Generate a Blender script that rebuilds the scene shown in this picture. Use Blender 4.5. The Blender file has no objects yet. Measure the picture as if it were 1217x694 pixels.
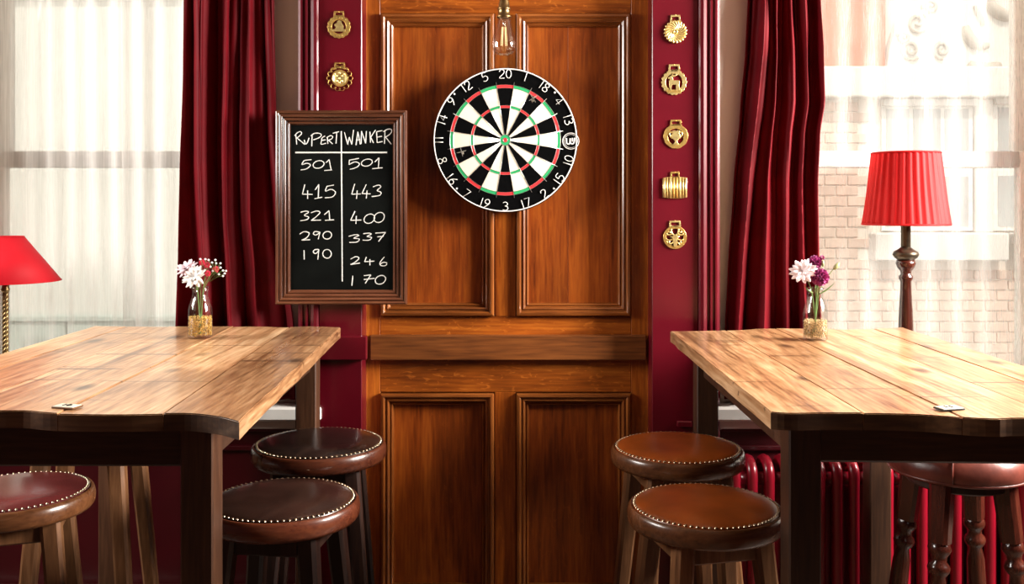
import bpy, bmesh, math, random
from mathutils import Vector, Matrix, noise as mnoise
random.seed(7)
PI = math.pi
sc = bpy.context.scene
C = sc.collection

# ------------------------------------------------------------------ camera
F = 1120.0                       # focal length in pixels of the 1217 px frame
CAMZ = 1.41
HX, HY = 608.5, 245.0            # vanishing point in the photo
cam_d = bpy.data.cameras.new('camera')
cam = bpy.data.objects.new('camera', cam_d); C.objects.link(cam)
cam.location = (0, 0, CAMZ); cam.rotation_euler = (PI/2, 0, 0)
cam_d.sensor_fit = 'HORIZONTAL'; cam_d.sensor_width = 36.0
cam_d.lens = 36.0*F/1217.0
cam_d.shift_x = 0.0; cam_d.shift_y = -(347.0-HY)/1217.0
cam_d.clip_start = 0.05; cam_d.clip_end = 200
sc.camera = cam

# ------------------------------------------------------------------ world, lights, exposure
w = bpy.data.worlds.new('sky'); sc.world = w; w.use_nodes = True
bg = w.node_tree.nodes['Background']
bg.inputs[0].default_value = (1.0, 0.965, 0.91, 1); bg.inputs[1].default_value = 1.55
def area(name, loc, rot, sx, sy, power, col):
    l = bpy.data.lights.new(name, 'AREA'); l.shape = 'RECTANGLE'; l.size = sx; l.size_y = sy
    l.energy = power; l.color = col
    o = bpy.data.objects.new(name, l); C.objects.link(o); o.location = loc; o.rotation_euler = rot
    return o
# area lights at added openings in the unseen side walls, standing in for side daylight
area('side_light_right', (2.62, 2.02, 2.05), (0, PI/2-.25, 0), 1.0, 1.1, 380, (1.0, 0.945, 0.87))
area('side_light_left', (-2.62, 2.02, 2.05), (0, -PI/2+.25, 0), 1.0, 1.1, 95, (1.0, 0.96, 0.9))
sl = bpy.data.lights.new('sun', 'SUN'); sl.energy = 2.8; sl.angle = .01; sl.color = (1, .95, .86)
so = bpy.data.objects.new('sun', sl); C.objects.link(so); so.location = (0, -4, 9)
so.rotation_euler = Vector((.0, .62, -.78)).to_track_quat('-Z', 'Y').to_euler()     # high sun from behind the pub onto the houses opposite
def portal(name, loc, sx, sy):
    o = area(name, loc, (-PI/2, 0, 0), sx, sy, 1, (1, 1, 1)); o.data.cycles.is_portal = True
portal('portal_left', (-1.28, 3.29, 1.65), 1.03, 1.7)
portal('portal_right', (1.28, 3.29, 1.65), 1.03, 1.7)
sc.view_settings.view_transform = 'Standard'; sc.view_settings.look = 'None'
sc.view_settings.exposure = 0.0; sc.view_settings.gamma = 1.0
sc.view_settings.use_curve_mapping = False

# ------------------------------------------------------------------ helpers
def X(px, d): return (px-HX)*d/F
def Z(py, d): return CAMZ-(py-HY)*d/F
def at(px, py, d): return Vector((X(px, d), d, Z(py, d)))

def mk(name, V, Fc, mat, parent=None, loc=(0, 0, 0), smooth=False):
    me = bpy.data.meshes.new(name)
    me.from_pydata([tuple(v) for v in V], [], Fc); me.update()
    if smooth: me.polygons.foreach_set('use_smooth', [True]*len(me.polygons))
    return mo(name, me, mat, parent, loc)
def mo(name, me, mat, parent=None, loc=(0, 0, 0)):
    if mat is not None and not me.materials: me.materials.append(mat)
    o = bpy.data.objects.new(name, me); C.objects.link(o); o.location = loc
    if parent is not None: o.parent = parent
    return o
def tag(o, label, cat, group=None):
    o['label'] = label; o['category'] = cat
    if group: o['group'] = group
    return o
def thing(name, label, cat, loc=(0, 0, 0), rotz=0, group=None):
    o = bpy.data.objects.new(name, None); C.objects.link(o); o.empty_display_size = .05
    o.location = loc; o.rotation_euler = (0, 0, rotz)
    return tag(o, label, cat, group)
def struct(name, label=None):
    o = bpy.data.objects.new(name, None); C.objects.link(o); o['kind'] = 'structure'
    o.empty_display_size = .05
    if label: o['label'] = label
    return o
def boxmesh(x0, x1, y0, y1, z0, z1, bev=0.0, seg=1):
    bm = bmesh.new(); bmesh.ops.create_cube(bm, size=1)
    for v in bm.verts:
        v.co = Vector(((x0+x1)/2+v.co.x*(x1-x0), (y0+y1)/2+v.co.y*(y1-y0), (z0+z1)/2+v.co.z*(z1-z0)))
    if bev > 0: bmesh.ops.bevel(bm, geom=bm.edges[:], offset=bev, segments=seg, affect='EDGES', profile=.5)
    me = bpy.data.meshes.new('box'); bm.to_mesh(me); bm.free()
    return me
def box(name, x0, x1, y0, y1, z0, z1, mat, parent=None, bev=0.0, seg=1):
    me = boxmesh(x0, x1, y0, y1, z0, z1, bev, seg); me.name = name
    return mo(name, me, mat, parent)
def lathe_vf(prof, n=32, cx=0, cy=0):
    V, Fc = [], []
    for r, z in prof:
        for k in range(n):
            a = 2*PI*k/n; V.append((cx+r*math.cos(a), cy+r*math.sin(a), z))
    for i in range(len(prof)-1):
        for k in range(n):
            k2 = (k+1) % n
            Fc.append((i*n+k, i*n+k2, (i+1)*n+k2, (i+1)*n+k))
    if prof[0][0] > 1e-6: Fc.append(tuple(reversed(range(n))))
    if prof[-1][0] > 1e-6: Fc.append(tuple((len(prof)-1)*n+k for k in range(n)))
    return V, Fc
def lathe(name, prof, mat, parent=None, n=32, loc=(0, 0, 0), smooth=True):
    V, Fc = lathe_vf(prof, n)
    o = mk(name, V, Fc, mat, parent, loc, smooth)
    return o
def catmull(P, n=5, closed=False):
    P = [Vector(p) for p in P]
    if len(P) < 3: return P
    out = []; L = len(P)
    rng = range(L) if closed else range(L-1)
    for i in rng:
        if closed: a, b, c, d = P[(i-1) % L], P[i], P[(i+1) % L], P[(i+2) % L]
        else: a, b, c, d = P[max(i-1, 0)], P[i], P[i+1], P[min(i+2, L-1)]
        for k in range(n):
            t = k/n
            out.append(.5*((2*b)+(c-a)*t+(2*a-5*b+4*c-d)*t*t+(3*b-a-3*c+d)*t**3))
    if not closed: out.append(P[-1])
    return out
def tube_vf(P, rad, n=8, closed=False, base=0):
    P = [Vector(p) for p in P]; L = len(P)
    R = rad if isinstance(rad, (list, tuple)) else [rad]*L
    V, Fc = [], []
    up = None
    for i, p in enumerate(P):
        if closed: t = P[(i+1) % L]-P[(i-1) % L]
        else: t = P[min(i+1, L-1)]-P[max(i-1, 0)]
        if t.length < 1e-9: t = Vector((0, 0, 1))
        t.normalize()
        if up is None:
            up = Vector((0, 1, 0)) if abs(t.y) < .9 else Vector((1, 0, 0))
        s = t.cross(up)
        if s.length < 1e-6: s = t.orthogonal()
        s.normalize(); up = s.cross(t).normalized()
        for k in range(n):
            a = 2*PI*k/n; V.append(p+(s*math.cos(a)+up*math.sin(a))*R[i])
    m = L if closed else L-1
    for i in range(m):
        j = (i+1) % L
        for k in range(n):
            k2 = (k+1) % n
            Fc.append((base+i*n+k, base+j*n+k, base+j*n+k2, base+i*n+k2))
    if not closed:
        Fc.append(tuple(base+k for k in range(n))); Fc.append(tuple(base+(L-1)*n+k for k in reversed(range(n))))
    return V, Fc
def tube(name, P, rad, mat, parent=None, n=8, closed=False, loc=(0, 0, 0)):
    V, Fc = tube_vf(P, rad, n, closed)
    return mk(name, V, Fc, mat, parent, loc, True)
def merge(parts):
    V, Fc = [], []
    for v, f in parts:
        b = len(V); V += list(v); Fc += [tuple(i+b for i in q) for q in f]
    return V, Fc
def bar_vf(p0, p1, w0, d0, w1, d1, ref=(0, 1, 0), chamfer=.18):
    """square tapering bar with chamfered arrises"""
    p0, p1 = Vector(p0), Vector(p1); t = (p1-p0).normalized()
    s = t.cross(Vector(ref)).normalized(); u = s.cross(t).normalized()
    V = []
    for p, w_, d_ in ((p0, w0, d0), (p1, w1, d1)):
        c = chamfer*min(w_, d_)
        for a, b in ((w_/2-c, d_/2), (-w_/2+c, d_/2), (-w_/2, d_/2-c), (-w_/2, -d_/2+c),
                     (-w_/2+c, -d_/2), (w_/2-c, -d_/2), (w_/2, -d_/2+c), (w_/2, d_/2-c)):
            V.append(p+s*a+u*b)
    Fc = [tuple(range(8)), tuple(8+k for k in reversed(range(8)))]
    for k in range(8): Fc.append((k, 8+k, 8+(k+1) % 8, (k+1) % 8))
    return V, Fc
def bar(name, p0, p1, w0, d0, w1, d1, mat, parent=None, ref=(0, 1, 0)):
    V, Fc = bar_vf(p0, p1, w0, d0, w1, d1, ref); return mk(name, V, Fc, mat, parent)
def plate_mesh(outer, holes, th, bev=.0008, front=True):
    """2D outlines in (x,z) -> flat plate, front face toward -y, from y=0 to y=-th"""
    cu = bpy.data.curves.new('plate', 'CURVE'); cu.dimensions = '2D'; cu.fill_mode = 'BOTH'
    cu.extrude = max(th/2-bev, .0001); cu.bevel_depth = bev; cu.bevel_resolution = 1
    for pts in [outer]+list(holes):
        s = cu.splines.new('POLY'); s.points.add(len(pts)-1)
        for q, p in zip(s.points, pts): q.co = (p[0], p[1], 0, 1)
        s.use_cyclic_u = True
    o = bpy.data.objects.new('plate', cu); me = bpy.data.meshes.new_from_object(o)
    bpy.data.objects.remove(o); bpy.data.curves.remove(cu)
    me.transform(Matrix(((1, 0, 0, 0), (0, 0, -1, -th/2), (0, 1, 0, 0), (0, 0, 0, 1))))
    return me
def circ(r, n=40, cx=0, cz=0, lob=0, amp=0, ph=0, sx=1, sz=1):
    return [(cx+sx*(r+amp*abs(math.cos(lob*a/2+ph)))*math.cos(a), cz+sz*(r+amp*abs(math.cos(lob*a/2+ph)))*math.sin(a))
            for a in [2*PI*k/n for k in range(n)]]

# ------------------------------------------------------------------ materials
def newmat(name):
    m = bpy.data.materials.new(name); m.use_nodes = True
    nt = m.node_tree; b = nt.nodes['Principled BSDF']
    return m, nt, b
def N(nt, t, **kw):
    n = nt.nodes.new(t)
    for k, v in kw.items(): setattr(n, k, v)
    return n
def col4(c): return (c[0], c[1], c[2], 1)
def ramp(nt, stops):
    r = N(nt, 'ShaderNodeValToRGB'); e = r.color_ramp.elements
    while len(e) < len(stops): e.new(.5)
    for el, (p, c) in zip(e, stops): el.position = p; el.color = col4(c) if len(c) == 3 else c
    return r
def coords(nt, rnd=True, scale=(1, 1, 1)):
    tc = N(nt, 'ShaderNodeTexCoord'); mp = N(nt, 'ShaderNodeMapping'); mp.inputs['Scale'].default_value = scale
    if rnd:
        oi = N(nt, 'ShaderNodeObjectInfo'); mul = N(nt, 'ShaderNodeVectorMath', operation='SCALE')
        mul.inputs[0].default_value = (7.3, 5.1, 9.7); nt.links.new(oi.outputs['Random'], mul.inputs['Scale'])
        ad = N(nt, 'ShaderNodeVectorMath', operation='ADD')
        nt.links.new(tc.outputs['Object'], ad.inputs[0]); nt.links.new(mul.outputs[0], ad.inputs[1])
        nt.links.new(ad.outputs[0], mp.inputs['Vector'])
    else: nt.links.new(tc.outputs['Object'], mp.inputs['Vector'])
    return mp
def plain(name, c, rough=.5, metal=0, var=.12, nscale=30, bump=0.0, coat=0, sheen=None, spec=.5):
    m, nt, b = newmat(name)
    mp = coords(nt)
    no = N(nt, 'ShaderNodeTexNoise'); no.inputs['Scale'].default_value = nscale; no.inputs['Detail'].default_value = 4
    nt.links.new(mp.outputs[0], no.inputs['Vector'])
    r = ramp(nt, [(.3, [x*(1-var) for x in c]), (.7, [min(1, x*(1+var)) for x in c])])
    nt.links.new(no.outputs['Fac'], r.inputs[0]); nt.links.new(r.outputs[0], b.inputs['Base Color'])
    b.inputs['Roughness'].default_value = rough; b.inputs['Metallic'].default_value = metal
    b.inputs['Specular IOR Level'].default_value = spec
    if coat: b.inputs['Coat Weight'].default_value = coat; b.inputs['Coat Roughness'].default_value = .12
    if sheen:
        b.inputs['Sheen Weight'].default_value = sheen[0]; b.inputs['Sheen Roughness'].default_value = sheen[1]
        b.inputs['Sheen Tint'].default_value = col4(sheen[2])
    if bump:
        bp = N(nt, 'ShaderNodeBump'); bp.inputs['Strength'].default_value = bump; bp.inputs['Distance'].default_value = .002
        nt.links.new(no.outputs['Fac'], bp.inputs['Height']); nt.links.new(bp.outputs[0], b.inputs['Normal'])
    return m
def wood(name, dark, mid, light, axis='Z', rough=.33, bump=.12, coat=0.0, flecks=0.0, worn=0.0, tone=.22, broad=9, spec=.5):
    m, nt, b = newmat(name); L = nt.links.new
    s = {'X': (.07, 1, 1), 'Y': (1, .07, 1), 'Z': (1, 1, .07)}[axis]
    mp = coords(nt, True, s); raw = coords(nt, True)
    n1 = N(nt, 'ShaderNodeTexNoise'); n1.inputs['Scale'].default_value = broad; n1.inputs['Detail'].default_value = 5
    n1.inputs['Distortion'].default_value = 1.2
    n2 = N(nt, 'ShaderNodeTexNoise'); n2.inputs['Scale'].default_value = 130; n2.inputs['Detail'].default_value = 3
    n3 = N(nt, 'ShaderNodeTexNoise'); n3.inputs['Scale'].default_value = 3.2; n3.inputs['Detail'].default_value = 3
    L(mp.outputs[0], n1.inputs['Vector']); L(mp.outputs[0], n2.inputs['Vector']); L(raw.outputs[0], n3.inputs['Vector'])
    mx = N(nt, 'ShaderNodeMix'); mx.inputs['Factor'].default_value = .5 if worn else .42
    L(n1.outputs['Fac'], mx.inputs['A']); L(n2.outputs['Fac'], mx.inputs['B'])
    r = ramp(nt, [(.33, dark), (.5, mid), (.68, light)])
    L(mx.outputs['Result'], r.inputs[0])
    out = r.outputs[0]
    # slow tone variation of the timber
    mr = N(nt, 'ShaderNodeMapRange'); mr.inputs['From Min'].default_value = .3; mr.inputs['From Max'].default_value = .7
    mr.inputs['To Min'].default_value = 1-tone; mr.inputs['To Max'].default_value = 1+tone
    L(n3.outputs['Fac'], mr.inputs['Value'])
    oi = N(nt, 'ShaderNodeObjectInfo'); mr2 = N(nt, 'ShaderNodeMapRange')
    mr2.inputs['To Min'].default_value = 1-tone*.6; mr2.inputs['To Max'].default_value = 1+tone*.6
    L(oi.outputs['Random'], mr2.inputs['Value'])
    mm = N(nt, 'ShaderNodeMath', operation='MULTIPLY'); L(mr.outputs[0], mm.inputs[0]); L(mr2.outputs[0], mm.inputs[1])
    vm = N(nt, 'ShaderNodeVectorMath', operation='SCALE'); L(out, vm.inputs[0]); L(mm.outputs[0], vm.inputs['Scale'])
    out = vm.outputs[0]
    def overlay(fac, c):
        nonlocal out
        q = N(nt, 'ShaderNodeMix', data_type='RGBA'); L(fac, q.inputs['Factor']); L(out, q.inputs['A'])
        q.inputs['B'].default_value = col4(c); out = q.outputs['Result']
    def thresh(src, lo, hi, a, bb):
        q = N(nt, 'ShaderNodeMapRange'); q.inputs['From Min'].default_value = lo; q.inputs['From Max'].default_value = hi
        q.inputs['To Min'].default_value = a; q.inputs['To Max'].default_value = bb; L(src, q.inputs['Value']); return q.outputs[0]
    if flecks:                                   # medullary ray figure of quarter-sawn oak
        s2 = {'X': (.35, 1, 1), 'Y': (1, .35, 1), 'Z': (1, 1, .35)}[axis]
        mp2 = coords(nt, True, s2); n4 = N(nt, 'ShaderNodeTexNoise'); n4.inputs['Scale'].default_value = 48
        n4.inputs['Detail'].default_value = 2; n4.inputs['Distortion'].default_value = 2.5; L(mp2.outputs[0], n4.inputs['Vector'])
        overlay(thresh(n4.outputs['Fac'], .6, .72, 0, flecks), [min(1, x*1.7+.01) for x in light])
    if worn:                                     # knots, checks and saw cuts of old boards
        sk = {'X': (.5, 1, 1), 'Y': (1, .5, 1), 'Z': (1, 1, .5)}[axis]
        mpk = coords(nt, True, sk); vo = N(nt, 'ShaderNodeTexVoronoi'); vo.inputs['Scale'].default_value = 6.0
        L(mpk.outputs[0], vo.inputs['Vector']); overlay(thresh(vo.outputs['Distance'], .05, .15, worn, 0), [x*.22 for x in dark])
        sx = {'X': (1, .045, 1), 'Y': (.045, 1, 1), 'Z': (.1, .1, 1)}[axis]
        mpx = coords(nt, True, sx); n5 = N(nt, 'ShaderNodeTexNoise'); n5.inputs['Scale'].default_value = 34; n5.inputs['Detail'].default_value = 1.5
        L(mpx.outputs[0], n5.inputs['Vector']); overlay(thresh(n5.outputs['Fac'], .675, .69, 0, worn*.8), [x*.35 for x in dark])
        sy = {'X': (.03, 1, 1), 'Y': (1, .03, 1), 'Z': (1, 1, .03)}[axis]
        mpy = coords(nt, True, sy); n6 = N(nt, 'ShaderNodeTexNoise'); n6.inputs['Scale'].default_value = 26; n6.inputs['Detail'].default_value = 2
        L(mpy.outputs[0], n6.inputs['Vector']); overlay(thresh(n6.outputs['Fac'], .60, .72, 0, worn*.75), [x*.45 for x in dark])
    L(out, b.inputs['Base Color'])
    rr = N(nt, 'ShaderNodeMapRange'); rr.inputs['To Min'].default_value = rough*.75; rr.inputs['To Max'].default_value = rough*1.3
    L(n1.outputs['Fac'], rr.inputs['Value']); L(rr.outputs[0], b.inputs['Roughness'])
    b.inputs['Specular IOR Level'].default_value = spec
    if coat: b.inputs['Coat Weight'].default_value = coat; b.inputs['Coat Roughness'].default_value = .18
    bp = N(nt, 'ShaderNodeBump'); bp.inputs['Strength'].default_value = bump; bp.inputs['Distance'].default_value = .003
    L(mx.outputs['Result'], bp.inputs['Height']); L(bp.outputs[0], b.inputs['Normal'])
    return m

M = {}
oak = dict(dark=(.12, .022, .0022), mid=(.31, .072, .0065), light=(.50, .145, .014))
M['oak_v'] = wood('oak_vertical', **oak, axis='Z', rough=.33, flecks=.18, coat=.15)
M['oak_h'] = wood('oak_horizontal', **oak, axis='X', rough=.33, flecks=.35, coat=.15)
M['oak_mould_v'] = wood('oak_moulding_vertical', (.10, .026, .005), (.23, .066, .013), (.36, .12, .026), axis='Z', rough=.22, coat=.6)
M['oak_mould_h'] = wood('oak_moulding_horizontal', (.10, .026, .005), (.23, .066, .013), (.36, .12, .026), axis='X', rough=.22, coat=.6)
M['oak_panel'] = wood('oak_panel', (.095, .014, .0018), (.25, .049, .0045), (.41, .100, .009), axis='Z', rough=.36, flecks=.12, coat=.1, tone=.3)
M['oak_rail'] = wood('oak_dado_rail', (.07, .019, .004), (.17, .05, .010), (.27, .088, .018), axis='X', rough=.4, broad=14)
M['top'] = wood('table_top_timber', (.16, .064, .024), (.42, .22, .102), (.67, .445, .255), axis='Y', rough=.30, worn=.85, tone=.2, bump=.25, coat=.25)
M['end_shade'] = wood('shaded_grimy_end_grain', (.03, .012, .005), (.075, .032, .012), (.13, .06, .024), axis='X', rough=.45, broad=22, tone=.35)  # plank ends: shade on the front faces painted into the colour, with some grime
M['leg_dark'] = wood('dark_table_timber', (.018, .007, .0035), (.045, .018, .008), (.085, .035, .016), axis='Z', rough=.42)
M['apron_dark'] = wood('dark_apron_timber', (.018, .007, .0035), (.045, .018, .008), (.085, .035, .016), axis='X', rough=.42)
M['leg_warm'] = wood('warm_brown_table_timber', (.035, .013, .006), (.075, .03, .014), (.13, .055, .026), axis='Z', rough=.4)
M['stool_wood'] = wood('stool_timber', (.07, .028, .011), (.15, .064, .026), (.27, .125, .055), axis='Z', rough=.35)
M['rim_wood'] = wood('stool_rim_timber', (.055, .019, .007), (.12, .043, .016), (.19, .075, .028), axis='X', rough=.26, coat=.3)
M['rim_red'] = wood('stool_rim_mahogany', (.035, .008, .004), (.085, .02, .009), (.15, .04, .016), axis='X', rough=.26, coat=.3)
M['black_wood'] = wood('black_stool_timber', (.008, .004, .003), (.018, .008, .006), (.045, .02, .013), axis='Z', rough=.33)
M['mahogany'] = wood('turned_mahogany', (.02, .004, .0025), (.045, .009, .005), (.085, .02, .01), axis='Z', rough=.2, coat=.5)
M['frame_v'] = wood('chalkboard_frame_vertical', (.045, .013, .006), (.105, .034, .016), (.18, .064, .03), axis='Z', rough=.16, coat=.8)
M['frame_h'] = wood('chalkboard_frame_horizontal', (.045, .013, .006), (.105, .034, .016), (.18, .064, .03), axis='X', rough=.16, coat=.8)
M['floor'] = wood('floor_boards', (.03, .014, .008), (.06, .03, .016), (.1, .055, .03), axis='Y', rough=.5)
M['magenta'] = plain('burgundy_gloss_paint', (.098, .0014, .0072), .3, var=.12, nscale=6, bump=.04, coat=.3)
M['burgundy_shaded'] = plain('shaded_panelling_paint', (.045, .0008, .003), .35, var=.15, nscale=6, coat=.15)  # burgundy darkened in the colour for the shade under the tables
M['radiator'] = plain('crimson_radiator_paint', (.20, .0028, .012), .3, var=.1, nscale=12, coat=.3)
M['plaster'] = plain('cream_plaster', (.78, .72, .62), .7, var=.05, nscale=4)
M['ceil'] = plain('ceiling_paint', (.16, .11, .08), .8, var=.04)
M['room_wall'] = plain('dim_wall_paint', (.06, .015, .014), .7, var=.08)
M['white_paint'] = plain('white_joinery_paint', (.76, .74, .70), .38, var=.05, nscale=14)
M['grey_paint'] = plain('grey_sash_paint', (.42, .40, .38), .45, var=.08, nscale=14)
M['skirt'] = plain('worn_grey_skirting', (.36, .32, .27), .5, var=.2, nscale=20)
M['velvet'] = plain('red_velvet', (.105, .0009, .0042), .65, var=.2, nscale=9, sheen=(.05, .3, (.8, .04, .06)), spec=.12)
M['black'] = plain('dartboard_black_fibre', (.0022, .0022, .0024), .85, var=.3, nscale=200, spec=.03)
M['blackrim'] = plain('black_board_rim', (.005, .005, .005), .5, spec=.2)
M['ivory'] = plain('ivory_sisal', (.83, .77, .62), .85, var=.06, nscale=260)
M['dred'] = plain('dartboard_red', (.72, .022, .028), .8, var=.08, nscale=260)
M['dgreen'] = plain('dartboard_green', (.012, .36, .115), .8, var=.08, nscale=260)
M['wire'] = plain('steel_wire', (.7, .68, .64), .28, metal=.9)
M['white_wire'] = plain('white_number_wire', (.88, .87, .84), .4)
M['silver'] = plain('dart_metal', (.5, .47, .4), .3, metal=.9)
M['flight'] = plain('grey_dart_flight', (.16, .15, .13), .4)
M['brass'] = plain('polished_brass', (.82, .54, .16), .32, metal=.85, var=.2, nscale=120, bump=.12)
M['brass_pale'] = plain('pale_polished_brass', (.92, .68, .28), .32, metal=.82, var=.2, nscale=120, bump=.12)
M['old_brass'] = plain('aged_brass', (.27, .18, .08), .34, metal=1, var=.35, nscale=60)
M['bronze'] = plain('dark_bronze', (.075, .055, .035), .38, metal=.8, var=.3, nscale=60)
M['slate'] = plain('chalkboard_slate', (.0035, .0043, .0038), .8, var=.5, nscale=7, spec=.05)
M['chalk'] = plain('white_chalk', (.72, .72, .69), .9, var=.2, nscale=500)
M['nail'] = plain('brass_nailhead', (.66, .56, .40), .26, metal=1)
M['leather_dark'] = plain('dark_brown_leather', (.030, .013, .0095), .22, var=.5, nscale=8, bump=.25)
M['leather_black'] = plain('near_black_leather', (.016, .009, .0075), .2, var=.5, nscale=9, bump=.25)
M['leather_tan'] = plain('tan_orange_leather', (.27, .058, .0075), .3, var=.3, nscale=10, bump=.2)
M['leather_ox'] = plain('oxblood_leather', (.13, .03, .02), .34, var=.4, nscale=22, bump=.6)
M['leather_wine'] = plain('wine_red_leather', (.10, .018, .017), .22, var=.3, nscale=8, bump=.2)
M['seed'] = plain('golden_maize_kernels', (.56, .31, .06), .45, var=.85, nscale=260)
M['seed2'] = plain('pale_barley_grains', (.46, .31, .14), .5, var=.85, nscale=260)
M['stem'] = plain('green_stem', (.13, .22, .06), .5, var=.3, nscale=60)
M['petal_white'] = plain('white_petal', (.86, .84, .82), .6, var=.05)
M['petal_pink'] = plain('pale_pink_petal', (.84, .68, .73), .6, var=.1)
M['petal_blush'] = plain('blush_white_petal', (.86, .74, .76), .6, var=.08)
M['petal_red'] = plain('crimson_petal', (.62, .03, .07), .6, var=.3, nscale=80)
M['petal_purple'] = plain('magenta_purple_petal', (.33, .035, .17), .6, var=.35, nscale=90)
M['bud'] = plain('green_bud', (.30, .33, .14), .5, var=.25, nscale=80)
M['tagw'] = plain('pale_table_tag', (.70, .66, .52), .4)
M['tagb'] = plain('black_tag_edge', (.012, .011, .01), .4)
M['stone'] = plain('white_facade_stone', (.64, .61, .565), .8, var=.06, nscale=5)
M['carving'] = plain('shaded_carved_stone', (.42, .37, .31), .85, var=.2, nscale=6)  # facade stone darkened so the relief shading sits in the colour
M['terracotta'] = plain('terracotta_render', (.56, .18, .095), .8, var=.1, nscale=5)
M['brick'] = plain('pale_pink_brick', (.66, .48, .39), .85, var=.14, nscale=7)
M['mortar'] = plain('facade_mortar', (.74, .65, .57), .9, var=.06, nscale=5)
M['farwin'] = plain('far_window_frame', (.74, .72, .68), .6)
M['farglass'] = plain('far_window_glass', (.40, .41, .40), .25, var=.2, nscale=2)
M['render'] = plain('cream_render', (.80, .78, .72), .9, var=.04, nscale=2)
M['lowgreen'] = plain('pale_green_boarding', (.46, .52, .47), .8, var=.1, nscale=5)
M['street'] = plain('street_paving', (.2, .19, .18), .9)
def glassmat(name, tint=(1, 1, 1), edge=.35, refl=1.0):
    m, nt, b = newmat(name); nt.nodes.remove(b); L = nt.links.new
    out = nt.nodes['Material Output']
    tr = N(nt, 'ShaderNodeBsdfTransparent'); gl = N(nt, 'ShaderNodeBsdfGlossy'); gl.inputs['Roughness'].default_value = .03
    lw = N(nt, 'ShaderNodeLayerWeight'); lw.inputs['Blend'].default_value = .3
    r = ramp(nt, [(0, tint), (.55, [x*.93 for x in tint]), (1, [x*edge for x in tint])])
    L(lw.outputs['Facing'], r.inputs[0]); L(r.outputs[0], tr.inputs['Color'])
    pw = N(nt, 'ShaderNodeMath', operation='POWER'); pw.inputs[1].default_value = 3.0; L(lw.outputs['Facing'], pw.inputs[0])
    mu = N(nt, 'ShaderNodeMath', operation='MULTIPLY_ADD'); mu.inputs[1].default_value = .45*refl; mu.inputs[2].default_value = .04*refl; L(pw.outputs[0], mu.inputs[0])
    mx = N(nt, 'ShaderNodeMixShader'); L(mu.outputs[0], mx.inputs[0]); L(tr.outputs[0], mx.inputs[1]); L(gl.outputs[0], mx.inputs[2])
    L(mx.outputs[0], out.inputs['Surface'])
    return m
M['pane'] = glassmat('window_glass', (.97, .98, .97), .8, .6)
M['bottle'] = glassmat('clear_bottle_glass', (.99, .995, .985), .78, 1.0)
M['bulb'] = glassmat('clear_bulb_glass', (.965, .96, .955), .6, 2.6)
def sheermat(name, lo, hi, face=.40, ns=120):
    m, nt, b = newmat(name); nt.nodes.remove(b); L = nt.links.new
    out = nt.nodes['Material Output']
    tr = N(nt, 'ShaderNodeBsdfTransparent')
    tl = N(nt, 'ShaderNodeBsdfTranslucent'); df = N(nt, 'ShaderNodeBsdfDiffuse')
    for s in (tl, df): s.inputs['Color'].default_value = (.92, .90, .87, 1)
    m1 = N(nt, 'ShaderNodeMixShader'); m1.inputs[0].default_value = .45; L(tl.outputs[0], m1.inputs[1]); L(df.outputs[0], m1.inputs[2])
    mp = coords(nt, True, (1, 1, .045)); no = N(nt, 'ShaderNodeTexNoise'); no.inputs['Scale'].default_value = ns; no.inputs['Detail'].default_value = 3
    L(mp.outputs[0], no.inputs['Vector'])
    lw = N(nt, 'ShaderNodeLayerWeight'); lw.inputs['Blend'].default_value = .35
    mr = N(nt, 'ShaderNodeMapRange'); mr.inputs['From Min'].default_value = .3; mr.inputs['From Max'].default_value = .75
    mr.inputs['To Min'].default_value = lo; mr.inputs['To Max'].default_value = hi; L(no.outputs['Fac'], mr.inputs['Value'])
    ad = N(nt, 'ShaderNodeMath', operation='MULTIPLY_ADD'); L(lw.outputs['Facing'], ad.inputs[0]); ad.inputs[1].default_value = face
    L(mr.outputs[0], ad.inputs[2]); ad.use_clamp = True
    mx = N(nt, 'ShaderNodeMixShader'); L(ad.outputs[0], mx.inputs[0]); L(tr.outputs[0], mx.inputs[1]); L(m1.outputs[0], mx.inputs[2])
    L(mx.outputs[0], out.inputs['Surface']); return m
M['sheer'] = sheermat('white_sheer_voile', .40, .62); M['sheer_thin'] = sheermat('thin_white_sheer_voile', .15, .31, .20, 300)
def shademat(name, c):
    m, nt, b = newmat(name); L = nt.links.new; nt.nodes.remove(b)
    out = nt.nodes['Material Output']
    df = N(nt, 'ShaderNodeBsdfPrincipled'); df.inputs['Base Color'].default_value = col4(c); df.inputs['Roughness'].default_value = .62; df.inputs['Specular IOR Level'].default_value = .2
    tl = N(nt, 'ShaderNodeBsdfTranslucent'); tl.inputs['Color'].default_value = col4([min(1, x*1.2) for x in c])
    mx = N(nt, 'ShaderNodeMixShader'); mx.inputs[0].default_value = .14
    mp = coords(nt, False, (1, 1, .2)); no = N(nt, 'ShaderNodeTexNoise'); no.inputs['Scale'].default_value = 60
    L(mp.outputs[0], no.inputs['Vector']); bp = N(nt, 'ShaderNodeBump'); bp.inputs['Strength'].default_value = .1; bp.inputs['Distance'].default_value = .002
    L(no.outputs['Fac'], bp.inputs['Height']); L(bp.outputs[0], df.inputs['Normal'])
    L(df.outputs[0], mx.inputs[1]); L(tl.outputs[0], mx.inputs[2]); L(mx.outputs[0], out.inputs['Surface']); return m
M['shade_red'] = shademat('scarlet_pleated_silk', (.50, .009, .010))
M['shade_flat'] = shademat('crimson_card_shade', (.45, .005, .013))
m, nt, b = newmat('glowing_filament'); b.inputs['Base Color'].default_value = (.9, .6, .25, 1)
b.inputs['Emission Color'].default_value = (1, .72, .38, 1); b.inputs['Emission Strength'].default_value = 1.6
M['filament'] = m

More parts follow.
